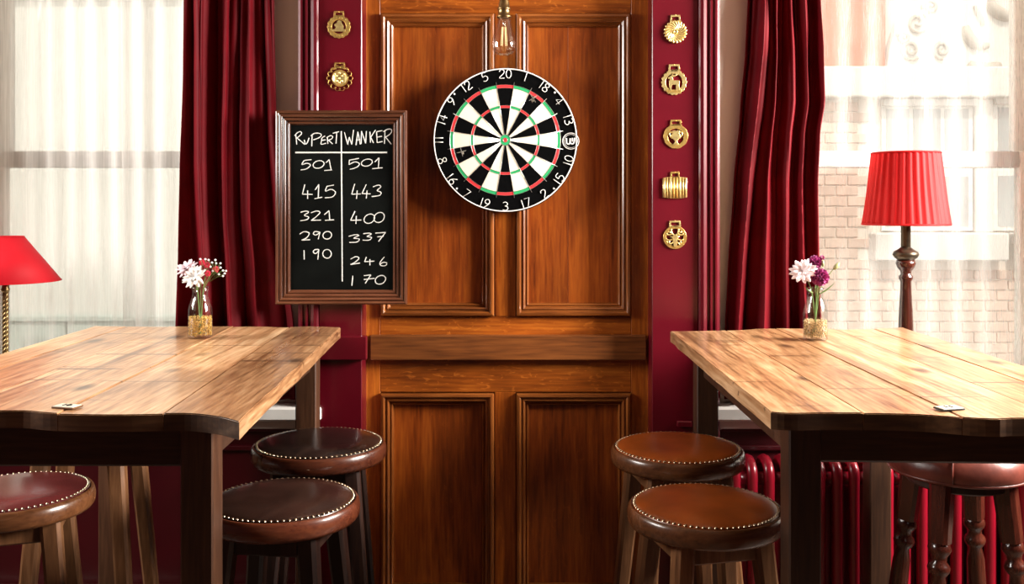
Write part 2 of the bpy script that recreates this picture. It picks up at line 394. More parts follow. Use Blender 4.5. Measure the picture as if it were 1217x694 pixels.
# ------------------------------------------------------------------ the room
DW = 2.97          # face of the door stiles
WP = 2.93          # plaster face of the front wall
WX0, WX1 = .76, 1.80     # window openings, mirrored
WZ0, WZ1 = .80, 2.48
ROOM_X, ROOM_H, BACK = 2.5, 2.75, -2.3
def solid(name, boxes, mat):
    V, Fc = [], []
    for b_ in boxes:
        me = boxmesh(*b_)
        base = len(V); V += [v.co.copy() for v in me.vertices]; Fc += [tuple(i+base for i in p.vertices) for p in me.polygons]
        bpy.data.meshes.remove(me)
    o = mk(name, V, Fc, mat); o['kind'] = 'structure'; return o
WB = 3.30
solid('wall_front', [(-ROOM_X, -WX1, WP, WB, 0, ROOM_H), (-WX1, -WX0, WP, WB, 0, WZ0-.045), (-WX1, -WX0, WP, WB, WZ1, ROOM_H),
                     (-WX0, -.462, WP, WB, 0, ROOM_H), (-.462, .432, 3.02, WB, 0, ROOM_H), (.432, WX0, WP, WB, 0, ROOM_H),
                     (WX0, WX1, WP, WB, 0, WZ0-.045), (WX0, WX1, WP, WB, WZ1, ROOM_H), (WX1, ROOM_X, WP, WB, 0, ROOM_H)], M['plaster'])
for s, nm in ((1, 'wall_right'), (-1, 'wall_left')):
    a, b2 = sorted((s*ROOM_X, s*(ROOM_X+.1)))
    solid(nm, [(a, b2, BACK, 1.45, 0, ROOM_H), (a, b2, 2.6, WB, 0, ROOM_H), (a, b2, 1.45, 2.6, 0, 1.5), (a, b2, 1.45, 2.6, 2.6, ROOM_H)], M['room_wall'])  # high openings added for the side area lights
solid('wall_back', [(-ROOM_X-.1, ROOM_X+.1, BACK-.1, BACK, 0, ROOM_H)], M['room_wall'])
solid('floor', [(-ROOM_X-.1, ROOM_X+.1, BACK-.1, WB, -.1, 0)], M['floor'])
solid('ceiling', [(-ROOM_X-.1, ROOM_X+.1, BACK-.1, WB, ROOM_H, ROOM_H+.1)], M['ceil'])

# ---- mitred moulding running round a rectangle, four pieces
def moulding(x0, x1, z0, z1, prof, y0, mats, parent, names=('moulding',)*4):
    """prof: (inset, proud) pairs; proud is toward the camera (-y) from plane y0"""
    cs = [(x0, z0, 1, 1), (x1, z0, -1, 1), (x1, z1, -1, -1), (x0, z1, 1, -1)]
    for i in range(4):
        a, c = cs[i], cs[(i+1) % 4]; V = []
        for q in (a, c):
            for ins, pr in prof: V.append((q[0]+q[2]*ins, y0-pr, q[1]+q[3]*ins))
        n = len(prof)
        Fc = [(k, k+1, n+k+1, n+k) for k in range(n-1)]
        Fc += [(n-1, 0, n, 2*n-1), tuple(reversed(range(n))), tuple(n+k for k in range(n))]
        o = mk(names[i], V, Fc, mats[0] if i % 2 else mats[1], parent)
        bm = bmesh.new(); bm.from_mesh(o.data); bmesh.ops.recalc_face_normals(bm, faces=bm.faces); bm.to_mesh(o.data); bm.free()

# ---- the panelled oak door
door = struct('door_1', 'quarter-sawn oak door with four moulded panels')
dxl, dxr = X(434, DW), X(771, DW)
zt = 2.30
pxl0, pxl1 = X(452, DW), X(588, DW); pxr0, pxr1 = X(613, DW), X(750, DW)
pzt, pzu = Z(16, DW), Z(376, DW); plt, plb = Z(466, DW), .176
box('stile', dxl, pxl0, DW, 3.01, 0, zt, M['oak_v'], door, .0015)
box('stile', pxr1, dxr, DW, 3.01, 0, zt, M['oak_v'], door, .0015)
box('muntin', pxl1, pxr0, DW, 3.01, pzu, pzt, M['oak_v'], door, .0015)
box('muntin', pxl1, pxr0, DW, 3.01, plb, plt, M['oak_v'], door, .0015)
box('rail', pxl0, pxr1, DW, 3.01, pzt, zt, M['oak_h'], door, .0015)
box('rail', pxl0, pxr1, DW, 3.01, Z(413, DW), pzu, M['oak_h'], door, .0015)
box('rail', pxl0, pxr1, DW, 3.01, plt, Z(413, DW), M['oak_h'], door, .0015)
box('rail', pxl0, pxr1, DW, 3.01, 0, plb, M['oak_h'], door, .0015)
box('dado_rail', X(440, 2.94), X(768, 2.94), 2.938, DW, Z(428, 2.94), Z(399, 2.94), M['oak_rail'], door, .002)
pprof = [(0, 0), (0, .010), (.004, .017), (.010, .018), (.014, .013), (.0155, .009), (.019, .009), (.0225, .0125), (.027, .009), (.0275, .001),
         (.030, -.002), (.034, .0015), (.038, -.003), (.040, -.014), (.040, -.02)]
for (a, b_, c, d_) in ((pxl0, pxl1, pzu, pzt), (pxr0, pxr1, pzu, pzt), (pxl0, pxl1, plb, plt), (pxr0, pxr1, plb, plt)):
    if a > 0 and c > 1:                    # this panel is glued up from two boards
        js = X(675, DW+.014)
        p = box('panel', a, js-.0004, DW+.014, 3.005, c, d_, M['oak_panel'], door, .0006)
        box('panel', js+.0004, b_, DW+.014, 3.005, c, d_, M['oak_panel'], door, .0006)
    else: p = box('panel', a, b_, DW+.014, 3.005, c, d_, M['oak_panel'], door)
    moulding(a+.002, b_-.002, c+.002, d_-.002, pprof, DW, (M['oak_mould_v'], M['oak_mould_h']), p)

# ---- burgundy pilasters either side of the door
PF = 2.87
def pilaster(name, xa, xb, out_sign, xo, label):
    r = struct(name, label)
    lo, hi = min(xa, xb), max(xa, xb)
    box('face_board', lo, hi, PF, WP+.03, 0, 2.5, M['magenta'], r, .002)
    # moulded outer edge: vertical run of ridges, xb -> xo
    pr = [(0, 0), (0, .006), (.004, .012), (.013, .015), (.022, .012), (.026, .004), (.030, .004), (.034, .012), (.039, .012), (.042, .003),
          (.046, .003), (.049, .009), (.054, .009), (.058, -.004), (.066, -.01), (.070, -.05)]
    wd = abs(xo-xb); k = wd/.070
    V = []
    for z in (0, 2.5):
        for u, h in pr: V.append((xb+out_sign*u*k, PF-h, z))
        V.append((xb+out_sign*.070*k, WP+.005, z)); V.append((xb, WP+.005, z))
    n = len(pr)+2
    Fc = [(i, (i+1) % n, n+(i+1) % n, n+i) for i in range(n)]+[tuple(range(n)), tuple(n+i for i in range(n))]
    o = mk('edge_moulding', V, Fc, M['magenta'], r)
    bm = bmesh.new(); bm.from_mesh(o.data); bmesh.ops.recalc_face_normals(bm, faces=bm.faces); bm.to_mesh(o.data); bm.free()
    return r
pl = pilaster('trim_1', X(430, PF), X(379, PF), -1, X(352, PF), 'burgundy painted pilaster left of the oak door')
box('dado_block', X(379, 2.845), X(435.5, 2.845), 2.845, PF, Z(428, 2.845), Z(400, 2.845), M['magenta'], pl, .003, 2)
pr_ = pilaster('trim_2', X(775, PF), X(830, PF), 1, X(858, PF), 'burgundy painted pilaster right of the oak door')
box('plinth_block', X(812, 2.865)-.02, X(822, 2.865), 2.855, PF, Z(507, 2.865), Z(500, 2.865), M['magenta'], pr_, .002)

# ---- panelling below the windows, skirting
for s, nm in ((-1, 'trim_3'), (1, 'trim_4')):
    r = struct(nm, 'burgundy panelling below the %s window' % ('left' if s < 0 else 'right'))
    xa, xb = (-2.49, X(352, PF)-.003) if s < 0 else (X(858, PF)+.003, 2.49)
    box('backing_board', xa, xb, WP-.012, WP-.001, .24, .752, M['burgundy_shaded'], r)
    box('top_bead', xa, xb, WP-.032, WP-.012, .715, .752, M['burgundy_shaded'], r, .006, 2)
    box('mid_bead', xa, xb, WP-.024, WP-.012, .655, .672, M['burgundy_shaded'], r, .004, 2)
for s, nm in ((-1, 'baseboard_left'), (1, 'baseboard_right')):
    xa, xb = (-2.49, dxl-.03) if s < 0 else (dxr+.03, 2.49)
    o = box(nm, xa, xb, PF-.032, PF-.004, 0, .236, M['skirt'], None, .004, 2); o['kind'] = 'structure'

# ---- sash windows
def sash(name, s, label):
    r = struct(name, label)
    def bx(nm, x0, x1, y0, y1, z0, z1, mt, bev=.003, par=r):
        a, b_ = sorted((s*x0, s*x1)); return box(nm, a, b_, y0, y1, z0, z1, mt, par, bev)
    W, G = M['white_paint'], M['grey_paint']
    a, b_ = WX0, WX1
    ins = .18 if s < 0 else .145
    bx('window_sill', a-ins, b_+.10, 2.852, 3.20, WZ0-.042, WZ0, W, .006)
    bx('apron_moulding', a-ins+.02, b_+.08, 2.895, WP-.001, WZ0-.078, WZ0-.042, W, .006)
    bx('jamb', a, a+.03, 3.15, 3.29, WZ0, WZ1, W); bx('jamb', b_-.03, b_, 3.15, 3.29, WZ0, WZ1, W)
    bx('head', a+.03, b_-.03, 3.15, 3.29, WZ1-.04, WZ1, W)
    mr = Z(190, 3.2)
    for (z0, z1, y, nm) in ((WZ0, mr+.03, 3.20, 'lower_sash'), (mr-.025, WZ1-.04, 3.235, 'upper_sash')):
        e = bpy.data.objects.new(nm, None); C.objects.link(e); e.parent = r; e.empty_display_size = .05
        x0, x1 = a+.03, b_-.03
        bx('sash_stile', x0, x0+.045, y, y+.04, z0, z1, W, .003, e); bx('sash_stile', x1-.045, x1, y, y+.04, z0, z1, W, .003, e)
        bx('bottom_rail', x0+.045, x1-.045, y, y+.04, z0, z0+(.075 if nm == 'lower_sash' else .055), G if nm != 'lower_sash' else W, .003, e)
        bx('top_rail', x0+.045, x1-.045, y, y+.04, z1-.055, z1, G if nm == 'lower_sash' else W, .003, e)
        bx('pane', x0+.04, x1-.04, y+.018, y+.021, z0+.04, z1-.04, M['pane'], 0, e)
    return r
sash('window_1', -1, 'white sash window behind the sheers on the left')
sash('window_2', 1, 'white sash window behind the sheers on the right')

# ------------------------------------------------------------------ outside: facades across the street
o = box('street', -14, 14, 3.31, 30, -.5, -.3, M['street']); o['kind'] = 'structure'
FD = 7.2
fac = thing('brick_building', 'pale brick building with carved scrolls seen through the right window', 'building', (0, 0, -.3))
def fx(px): return X(px, FD)
def fz(py): return Z(py, FD)+.3          # in the building's own frame (its base is at -0.3)
box('wall', 1.1, 9.0, FD, FD+.5, 0, 7.0, M['mortar'], fac)
box('string_course', 1.1, 9.0, FD-.16, FD+.02, fz(118), fz(82), M['stone'], fac, .015, 2)
box('terracotta_panel', 1.1, fx(1050), FD-.05, FD+.01, fz(82), fz(-170), M['terracotta'], fac, .01)
arch = [(fx(1049), fz(81)), (fx(1052), fz(60)), (fx(1060), fz(35)), (fx(1072), fz(8)), (fx(1090), fz(-30)), (fx(1115), fz(-80)), (fx(1150), fz(-130)),
        (fx(1400), fz(-130)), (fx(1400), fz(81))]
me = plate_mesh(arch, [], .10, .006); mo('carved_slab', me, M['stone'], fac, (0, FD, 0))
def scroll(pts, r):
    P = catmull([(fx(a), FD-.11, fz(b_)) for a, b_ in pts], 6)
    L = len(P); tube('carved_scroll', P, [r*(.35+.65*math.sin(PI*(.08+.84*i/(L-1)))) for i in range(L)], M['carving'], fac, 10)
for pts, r in (([(1139, 34), (1143, 47), (1152, 56), (1166, 57)], .045), ([(1143, 78), (1152, 83), (1165, 84), (1180, 80)], .05),
               ([(1166, 0), (1172, 14), (1186, 22), (1200, 20)], .05), ([(1196, 36), (1203, 50), (1214, 57), (1228, 56)], .045),
               ([(1194, 82), (1203, 76), (1214, 78), (1228, 84)], .045), ([(1150, 10), (1156, 22), (1160, 34)], .022), ([(1196, -8), (1212, 4), (1226, 0)], .05)):
    scroll(pts, r)
for cx, cy, r in ((1083, 30, .09), (1075, 62, .08), (1112, 62, .07), (1098, 12, .06), (1066, 48, .05)):
    V, Fc = [], []
    P = [Vector((fx(cx)+r*t*math.cos(7*t*1.6+cx), FD-.11, fz(cy)+r*t*math.sin(7*t*1.6+cx))) for t in [.15+.85*k/20 for k in range(21)]]
    tube('carved_rosette', P, .014, M['carving'], fac, 6)
def farwindow(x0, x1, y0, y1, muls):
    wn = box('window', fx(x0), fx(x1), FD-.03, FD+.02, fz(y1), fz(y0), M['farwin'], fac)
    xs = [x0+3]+list(muls)+[x1-3]
    mid = (y0+y1)/2+8
    for i in range(len(xs)-1):
        for (ya, yb) in ((y0+4, mid-20), (mid+2, y1-5)):
            box('pane', fx(xs[i]+2.5), fx(xs[i+1]-2.5), FD-.034, FD-.028, fz(yb), fz(ya), M['farglass'], wn)
    box('reveal', fx(x0-1), fx(x1+1), FD-.09, FD-.03, fz(y0+1), fz(y0-7), M['stone'], wn)
farwindow(1046, 1154, 126, 274, (1081, 1118)); farwindow(1178, 1260, 124, 274, (1206, 1232))
box('window_sill', fx(1032), fx(1187), FD-.16, FD+.01, fz(309), fz(276), M['stone'], fac, .012)
box('window_sill', fx(1195), fx(1290), FD-.16, FD+.01, fz(309), fz(276), M['stone'], fac, .012)
box('stone_surround', fx(1155), fx(1177), FD-.05, FD+.01, fz(276), fz(119), M['stone'], fac, .006)
bl, bh = .175, .080
bme = boxmesh(0, bl-.012, -.014, .004, 0, bh-.011, .003); bme.materials.append(M['brick'])
nb = 0
for row in range(30):
    z = fz(120)-bh*(row+1)
    if z < .35: break
    off = (row % 2)*bl*.5
    for k in range(20):
        x = 1.95+off+k*bl
        inwin = x+bl > fx(1036) and z+bh > fz(312)
        if inwin or x > 4.1: continue
        if nb >= 298: break
        mo('brick', bme, None, fac, (x, FD, z)); nb += 1
fl = thing('rendered_building', 'washed-out cream building seen through the left window', 'building', (0, 0, -.3))
box('wall', -9, -.9, FD, FD+.5, 0, 7, M['render'], fl)
box('string_course', -9, -.9, FD-.06, FD+.01, 3.3, 3.5, M['render'], fl, .01)
lw = thing('low_boundary_wall', 'low pale green boarding outside the left window', 'wall', (0, 0, -.3))
for k in range(14):
    box('board', -5.6+k*.36, -5.6+k*.36+.35, 5.0, 5.06, 0, 1.10, M['lowgreen'], lw, .004)
box('coping', -5.62, -.55, 4.98, 5.09, 1.10, 1.13, M['lowgreen'], lw, .004)

# ------------------------------------------------------------------ sheer curtains
def sheet(nu, nv, fn):
    V = [fn(i/nu, j/nv) for j in range(nv+1) for i in range(nu+1)]
    Fc = [(j*(nu+1)+i, j*(nu+1)+i+1, (j+1)*(nu+1)+i+1, (j+1)*(nu+1)+i) for j in range(nv) for i in range(nu)]
    return V, Fc
def sheer(name, x0, x1, y, folds, seed, label, amp=.014, zb=WZ0+.012, mat='sheer'):
    def fn(u, v):
        z = zb+(2.47-zb)*v
        w_ = .25*mnoise.noise((u*3+seed, v*1.1, seed))
        f = math.sin(2*PI*(folds*(u+.05*w_)+.35*w_)+seed)
        g = mnoise.noise((u*9+seed*2, v*1.6, 3.3))
        return (x0+(x1-x0)*u+.010*g, y+amp*f*(.55+.45*mnoise.noise((u*5, seed, .3)))+.008*g, z)
    V, Fc = sheet(170, 30, fn)
    return tag(mk(name, V, Fc, M[mat], None, (0, 0, 0), True), label, 'curtain', 'sheer voile curtains')
sheer('sheer_curtain', -1.805, -1.20, 3.165, 8, 1.3, 'white sheer voile hanging behind the plain red lamp')
sheer('sheer_curtain', -1.30, -.755, 3.15, 8, 4.1, 'white sheer voile beside the left velvet curtain')
sheer('sheer_curtain', .755, 1.805, 3.145, 11, 2.2, 'thin white sheer voile hanging behind the pleated red lamp', .010, mat='sheer_thin')

# ------------------------------------------------------------------ velvet curtains
def interp(tab, v):
    for (a, xa), (b_, xb) in zip(tab, tab[1:]):
        if v <= b_: 
            t = (v-a)/(b_-a); t = t*t*(3-2*t)*.5+t*.5; return xa+(xb-xa)*t
    return tab[-1][1]
def velvet(name, dl, left, right, folds, seed, label, zb, gather):
    """left/right: tables of (py, px) for the curtain's two edges at distance dl"""
    ztop = 2.70
    def fn(u, v):
        z = ztop+(zb-ztop)*v
        py = HY+(CAMZ-z)*F/dl
        xl = X(interp(left, max(left[0][0], py)), dl); xr = X(interp(right, max(right[0][0], py)), dl)
        n1 = mnoise.noise((u*1.7+seed, v*1.1, seed)); n2 = mnoise.noise((u*4.2, v*3.0+seed, 7.7))
        ph = folds*(u+.10*n1+.025*n2*v)+.30*n1*v
        s1 = math.sin(2*PI*ph)
        deep = (.75+.7*mnoise.noise((u*2.6+seed, v*.8, seed+4)))
        dep = .034*s1*deep*(.55+.45*v)+.011*math.sin(2*PI*ph*2.7+2.6*n1+seed)*(1.1-.7*v)
        cre = mnoise.noise((u*7+v*3.0, v*9-u*2.5, seed*3))
        dep += .013*n2+.009*cre*(.25+gather*math.exp(-((v-.38)/.16)**2))
        edge = min(1, min(u, 1-u)/.06); dep = dep*(.35+.65*edge)
        return (xl+(xr-xl)*u+.010*s1*edge*math.cos(2*PI*ph), dl+max(-.045, dep), z)
    V, Fc = sheet(190, 150, fn)
    o = mk(name, V, Fc, M['velvet'], None, (0, 0, 0), True)
    md = o.modifiers.new('thickness', 'SOLIDIFY'); md.thickness = .004; md.offset = 0
    return tag(o, label, 'curtain', 'red velvet curtains')
velvet('velvet_curtain', 2.895, [(-60, 222), (0, 218), (90, 217), (200, 213), (300, 212), (420, 209), (500, 208)],
       [(-60, 326), (0, 327), (150, 329), (250, 333), (330, 343), (400, 350), (500, 351)], 3.6, 1.7,
       'deep red velvet curtain hanging between the left sheer and the chalkboard', WZ0+.015, .6)
velvet('velvet_curtain', 2.895, [(-60, 890), (0, 888), (60, 886), (130, 880), (220, 872), (320, 866), (400, 863), (500, 862)],
       [(-60, 972), (0, 974), (60, 978), (120, 980), (160, 974), (220, 971), (320, 972), (400, 975), (500, 976)], 4.6, 5.2,
       'deep red velvet curtain hanging beside the column of brasses', WZ0+.015, 2.2)

# ------------------------------------------------------------------ radiator under the right window
RX0 = X(862, 2.80)
rad = thing('cast_iron_radiator', 'crimson painted column radiator under the right window', 'radiator', (RX0, 2.805, 0))
pitch = .0497
V, Fc = [], []
parts_ = []
zt_ = .655; zb_ = .13
colm = merge([tube_vf(catmull([(0, -.045, zb_), (0, -.045, .2), (0, -.045, .55), (0, -.045, zt_-.03), (0, -.03, zt_-.008), (0, 0, zt_), (0, .03, zt_-.008), (0, .045, zt_-.03),
                               (0, .045, .5), (0, .045, zb_)], 3), .0165, 8), tube_vf([(-.025, 0, zt_-.055), (.025, 0, zt_-.055)], .02, 8), tube_vf([(-.025, 0, zb_+.05), (.025, 0, zb_+.05)], .02, 8)])
cme = None
for k in range(24):
    if cme is None:
        o = mk('column', colm[0], colm[1], M['radiator'], rad, (0, 0, 0), True); cme = o.data
    else: o = mo('column', cme, None, rad)
    o.location = (.02+k*pitch, 0, 0)
for k in (0, 23):
    for yy in (-.045, .045): bar('foot', (.02+k*pitch, yy, 0), (.02+k*pitch, yy, zb_+.01), .03, .03, .022, .022, M['radiator'], rad)

# ------------------------------------------------------------------ tables
TH = .36; TZ = CAMZ-TH          # top surface height
def td(py): return TH*F/(py-HY)
def tp(px, py): d = td(py); return Vector((X(px, d), d))
def table(name, label, front, rear, seams, legs, apron, ztop_th, mats):
    """front, rear: polylines of (x, y) plan points left to right; seams: fractions along both"""
    def along(poly, t):
        ls = [(poly[i+1]-poly[i]).length for i in range(len(poly)-1)]; tot = sum(ls); s = t*tot
        for i, l in enumerate(ls):
            if s <= l or i == len(ls)-1: return poly[i].lerp(poly[i+1], s/l)
            s -= l
    front, rear = catmull(front, 5), catmull(rear, 5)
    cx = sum(p.x for p in front+rear)/len(front+rear); cy = sum(p.y for p in front+rear)/len(front+rear)
    t = thing(name, label, 'table', (cx, cy, 0)); o2 = Vector((cx, cy))
    fs = [0]+list(seams)+[1]
    for i in range(len(fs)-1):
        g = .0005
        a, b_ = fs[i], fs[i+1]
        nx, ny = 14, 16
        bm = bmesh.new(); grid = []
        dz = random.uniform(-.0012, .0012)
        for j in range(ny+1):
            row = []
            for k in range(nx+1):
                q = a+(b_-a)*k/nx
                p = along(front, q).lerp(along(rear, q), j/ny)-o2
                if k == 0 and i > 0: p.x += g
                if k == nx and i < len(fs)-2: p.x -= g
                wob = 0.0035*mnoise.noise((j*1.1, i*3.7, cx*9)) if ((k == 0 and i == 0) or (k == nx and i == len(fs)-2)) else 0
                row.append(bm.verts.new((p.x+wob, p.y, TZ+dz)))
            grid.append(row)
        top = []
        for j in range(ny):
            for k in range(nx):
                top.append(bm.faces.new((grid[j][k], grid[j][k+1], grid[j+1][k+1], grid[j+1][k])))
        ext = bmesh.ops.extrude_face_region(bm, geom=top)
        for v in [e for e in ext['geom'] if isinstance(e, bmesh.types.BMVert)]: v.co.z = TZ-ztop_th
        bmesh.ops.recalc_face_normals(bm, faces=bm.faces)
        eds = [e for e in bm.edges if len(e.link_faces) == 2 and e.link_faces[0].normal.dot(e.link_faces[1].normal) < .3
               and abs(e.verts[0].co.z-e.verts[1].co.z) < .001 and e.verts[0].co.z > TZ-.01]
        bmesh.ops.bevel(bm, geom=eds, offset=.0018, segments=2, affect='EDGES')
        me = bpy.data.meshes.new('plank'); bm.to_mesh(me); bm.free()
        me.materials.append(M['top']); me.materials.append(M['end_shade'])
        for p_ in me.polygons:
            if p_.normal.y < -.6: p_.material_index = 1  # front-facing ends only get the painted shade
        mo('plank', me, None, t)
    lw_ = .06
    (fl_, fr_, rl_, rr_) = legs          # leg plan centres
    zb = TZ-ztop_th-.0015
    for c in legs:
        x, y = c[0]-cx, c[1]-cy
        box('leg', x-lw_/2, x+lw_/2, y-lw_/2, y+lw_/2, 0, zb, mats[0], t, .003)
    def ap(a, b_, inset):
        a, b_ = Vector((a[0]-cx, a[1]-cy)), Vector((b_[0]-cx, b_[1]-cy)); d = (b_-a).normalized()
        p, q = a+d*.031, b_-d*.031
        bar('apron', (p.x, p.y, zb-apron/2), (q.x, q.y, zb-apron/2), .024, apron, .024, apron, mats[1], t, ref=(0, 0, 1))
    ap(fl_, fr_, 0); ap(rl_, rr_, 0); ap(fl_, rl_, 0); ap(fr_, rr_, 0)
    return t
Lf = [Vector((-1.262, 1.655)), Vector((-1.10, 1.672)), Vector((-.95, 1.668))]+[tp(a, b_) for a, b_ in ((0, 488), (30, 488), (66, 491), (141, 492), (202, 491), (230, 491.5), (260, 495), (283.7, 501))]
Lf = [Vector((-1.235, 1.660)), Vector((-1.08, 1.668))]+Lf[3:]
Lr = [Vector((-1.255, 2.835))]+[tp(a, b_) for a, b_ in ((202, 388), (260, 388), (309, 387.6), (341, 388.7), (367, 387.8), (404.5, 389))]
table('tall_pub_table', 'tall timber pub table on the left with rounded worn planks and dark frame', Lf, Lr, (.13, .30, .56, .79),
      [(-1.16, 1.75), (X(253, 1.72)-.03, 1.75), (-1.165, 2.75), (X(375.5, 2.72)-.03, 2.75)], .088, .031, (M['leg_warm'], M['apron_dark']))
Rf = [tp(916, 489), tp(938, 490.5), tp(990, 490), tp(1050, 490.5), tp(1100, 492), tp(1150, 496), tp(1185, 497.5), tp(1217, 496.5), Vector((1.10, 1.605)), Vector((1.145, 1.60))]
Rr = [tp(797, 393.5), tp(840, 393), tp(885, 391.5), tp(905, 390), tp(960, 390.5), tp(1010, 391), tp(1050, 390), tp(1073, 389)]
table('tall_pub_table', 'tall timber pub table on the right with bleached top and live-edge corner', Rf, Rr, (.23, .46, .70, .86),
      [(X(938, 1.75)+.03, 1.78), (1.07, 1.76), (X(826, 2.66)+.03, 2.66), (X(1042, 2.70), 2.70)], .088, .031, (M['leg_dark'], M['apron_dark']))

# small numbered tags screwed to the table tops
def tagplate(c, rz, label, base, dark, chars):
    r = thing('table_tag', label, 'sign', (c.x, c.y, TZ+.0005), rz, 'number tags on the table tops')
    box('plate', -.021, .021, -.012, .012, 0.001, .004, M['tagw'], r, .0008)
    box('edging', -.0225, .0225, -.0135, .0135, 0, .0028, base, r, .0005)
    parts = []
    for st in chars:
        parts.append(tube_vf([(a, b_, .0042) for a, b_ in st], .0011, 6))
    V, Fc = merge(parts); mk('numerals', V, Fc, dark, r)
one = lambda x: [(x, -.005), (x, .006)]
zero = lambda x: [(x+.0035*math.cos(a), .0005+.0055*math.sin(a)) for a in [2*PI*k/14 for k in range(15)]]
tagplate(tp(80, 484.5), -.25, 'pale numbered tag at the front of the left table', M['stool_wood'], M['tagb'], [one(-.006), zero(.004)])
tagplate(tp(1128, 486.5), .25, 'black-edged number tag at the front of the right table', M['tagb'], M['tagb'], [one(-.006), one(.004)])

# ------------------------------------------------------------------ round bar stools
def stool(label, px, d, ztop, r, seat, rim, legm, rz, dark_apron=True):
    t = thing('bar_stool', label, 'stool', (X(px, d), d, 0), rz, 'round leather bar stools')
    h = ztop
    lathe('seat_rim', [(0, h-.048), (r-.022, h-.048), (r-.006, h-.044), (r-.001, h-.036), (r, h-.022), (r-.002, h-.010), (r-.006, h-.0035), (r-.009, h-.002),
                       (r-.0115, h-.005), (r-.014, h-.008), (0, h-.008)], rim, t, 64)
    R = r-.0125
    prof = [(0, h+.011)]+[(R*q, h+.011-.012*q**5) for q in (.25, .45, .62, .75, .85, .92, .96)]+[(R, h-.004), (R, h-.010)]
    lathe('leather_pad', list(reversed(prof)), seat, t, 64)
    V, Fc = [], []
    n = 78
    for k in range(n):
        a = 2*PI*k/n; x, y, z = (R-.0035)*math.cos(a), (R-.0035)*math.sin(a), h-.0005
        b0 = len(V); s = .0037
        for rr, zz in ((s, 0), (s*.75, .0022)):
            for q in range(6): V.append((x+rr*math.cos(q*PI/3), y+rr*math.sin(q*PI/3), z+zz))
        V.append((x, y, z+.0032))
        for q in range(6):
            q2 = (q+1) % 6
            Fc.append((b0+q, b0+q2, b0+6+q2, b0+6+q)); Fc.append((b0+6+q, b0+6+q2, b0+12))
    o = mk('nailheads', V, Fc, M['nail'], t, (0, 0, 0), True); o['kind'] = 'stuff'
    ht = h-.049
    a0, a1 = .088, .150
    def leg_at(sx, sy, z):
        q = (ht-z)/ht; return Vector((sx*(a0+(a1-a0)*q), sy*(a0+(a1-a0)*q), z))
    for sx in (-1, 1):
        for sy in (-1, 1):
            bar('leg', leg_at(sx, sy, ht), leg_at(sx, sy, .001), .043, .043, .030, .030, legm, t)
    for (zz, pairs) in ((.30, (((-1, -1), (1, -1)), ((-1, 1), (1, 1)))), (.24, (((-1, -1), (-1, 1)), ((1, -1), (1, 1))))):
        for a, b_ in pairs:
            p, q = leg_at(*a, zz), leg_at(*b_, zz); dd = (q-p).normalized()*.012
            bar('stretcher', p+dd, q-dd, .022, .03, .022, .03, legm, t, ref=(0, 0, 1))
    for a, b_ in (((-1, -1), (1, -1)), ((-1, 1), (1, 1)), ((-1, -1), (-1, 1)), ((1, -1), (1, 1))):
        p, q = leg_at(*a, ht-.022), leg_at(*b_, ht-.022); dd = (q-p).normalized()*.018
        bar('seat_support', p+dd, q-dd, .022, .044, .022, .044, legm, t, ref=(0, 0, 1))
    return t
stool('wine red leather bar stool with brown wooden legs at the far left', 18, 2.16, .758, .170, M['leather_wine'], M['rim_wood'], M['stool_wood'], .30)
stool('near-black leather bar stool standing before the rear leg of the left table', 379.5, 2.45, .7975, .1735, M['leather_black'], M['rim_red'], M['black_wood'], .1)
stool('dark brown leather bar stool partly hidden by the left table leg', 336, 2.09, .7625, .170, M['leather_dark'], M['rim_red'], M['black_wood'], -.12)
stool('rear tan leather bar stool, half hidden behind the other tan stool', 805, 2.44, .788, .1722, M['leather_tan'], M['rim_wood'], M['stool_wood'], .15)
stool('front tan leather bar stool, its edge cut by the right table leg', 838, 2.065, .757, .170, M['leather_tan'], M['rim_wood'], M['stool_wood'], .22)
stool('bar stool hidden behind the left table, only its brown splayed legs showing', 108, 2.49, .862, .165, M['leather_dark'], M['rim_wood'], M['stool_wood'], .12)

# turned-leg stool under the right table
ts = thing('turned_leg_stool', 'oxblood leather stool with turned mahogany legs under the right table', 'stool', (X(1138, 2.42), 2.42, 0), .03)
zs = .735
prof = [(0, zs+.098), (.06, zs+.097), (.11, zs+.090), (.145, zs+.074), (.165, zs+.05), (.172, zs+.03), (.170, zs+.008), (.158, zs-.006), (.14, zs-.008), (0, zs-.008)]
V, Fc = lathe_vf(list(reversed(prof)), 72)
V2 = []
for v in V:
    a = math.atan2(v[1], v[0]); rr = math.hypot(v[0], v[1])
    f = 1+.016*mnoise.noise((math.cos(a)*3.5, math.sin(a)*3.5, v[2]*38)) if rr > .1 else 1
    V2.append((v[0]*f, v[1]*f, v[2]))
mk('seat_cushion', V2, Fc, M['leather_ox'], ts, (0, 0, 0), True)
tube('bottom_piping', [(.166*math.cos(a), .166*math.sin(a), zs+.002) for a in [2*PI*k/60 for k in range(60)]], .004, M['leather_ox'], ts, 6, True)
for k in range(4):
    a = PI/4+k*PI/2+.25
    P = [(.1705*math.cos(a), .1705*math.sin(a), zs+.004), (.1745*math.cos(a), .1745*math.sin(a), zs+.03), (.168*math.cos(a), .168*math.sin(a), zs+.05), (.147*math.cos(a), .147*math.sin(a), zs+.0745)]
    tube('seam', P, .0022, M['leather_ox'], ts, 5)
lathe('seat_board', [(0, zs-.034), (.118, zs-.034), (.122, zs-.03), (.122, zs-.008), (0, zs-.008)], M['black_wood'], ts, 40, smooth=False)
lprof = [(.017, 0), (.019, .02), (.016, .05), (.021, .09), (.024, .13), (.017, .17), (.026, .185), (.026, .2), (.017, .212), (.017, .23), (.02, .30), (.0235, .40), (.022, .47), (.016, .502),
         (.025, .514), (.027, .522), (.025, .53), (.017, .540), (.019, .552), (.026, .562), (.028, .57), (.024, .58), (.02, .588)]
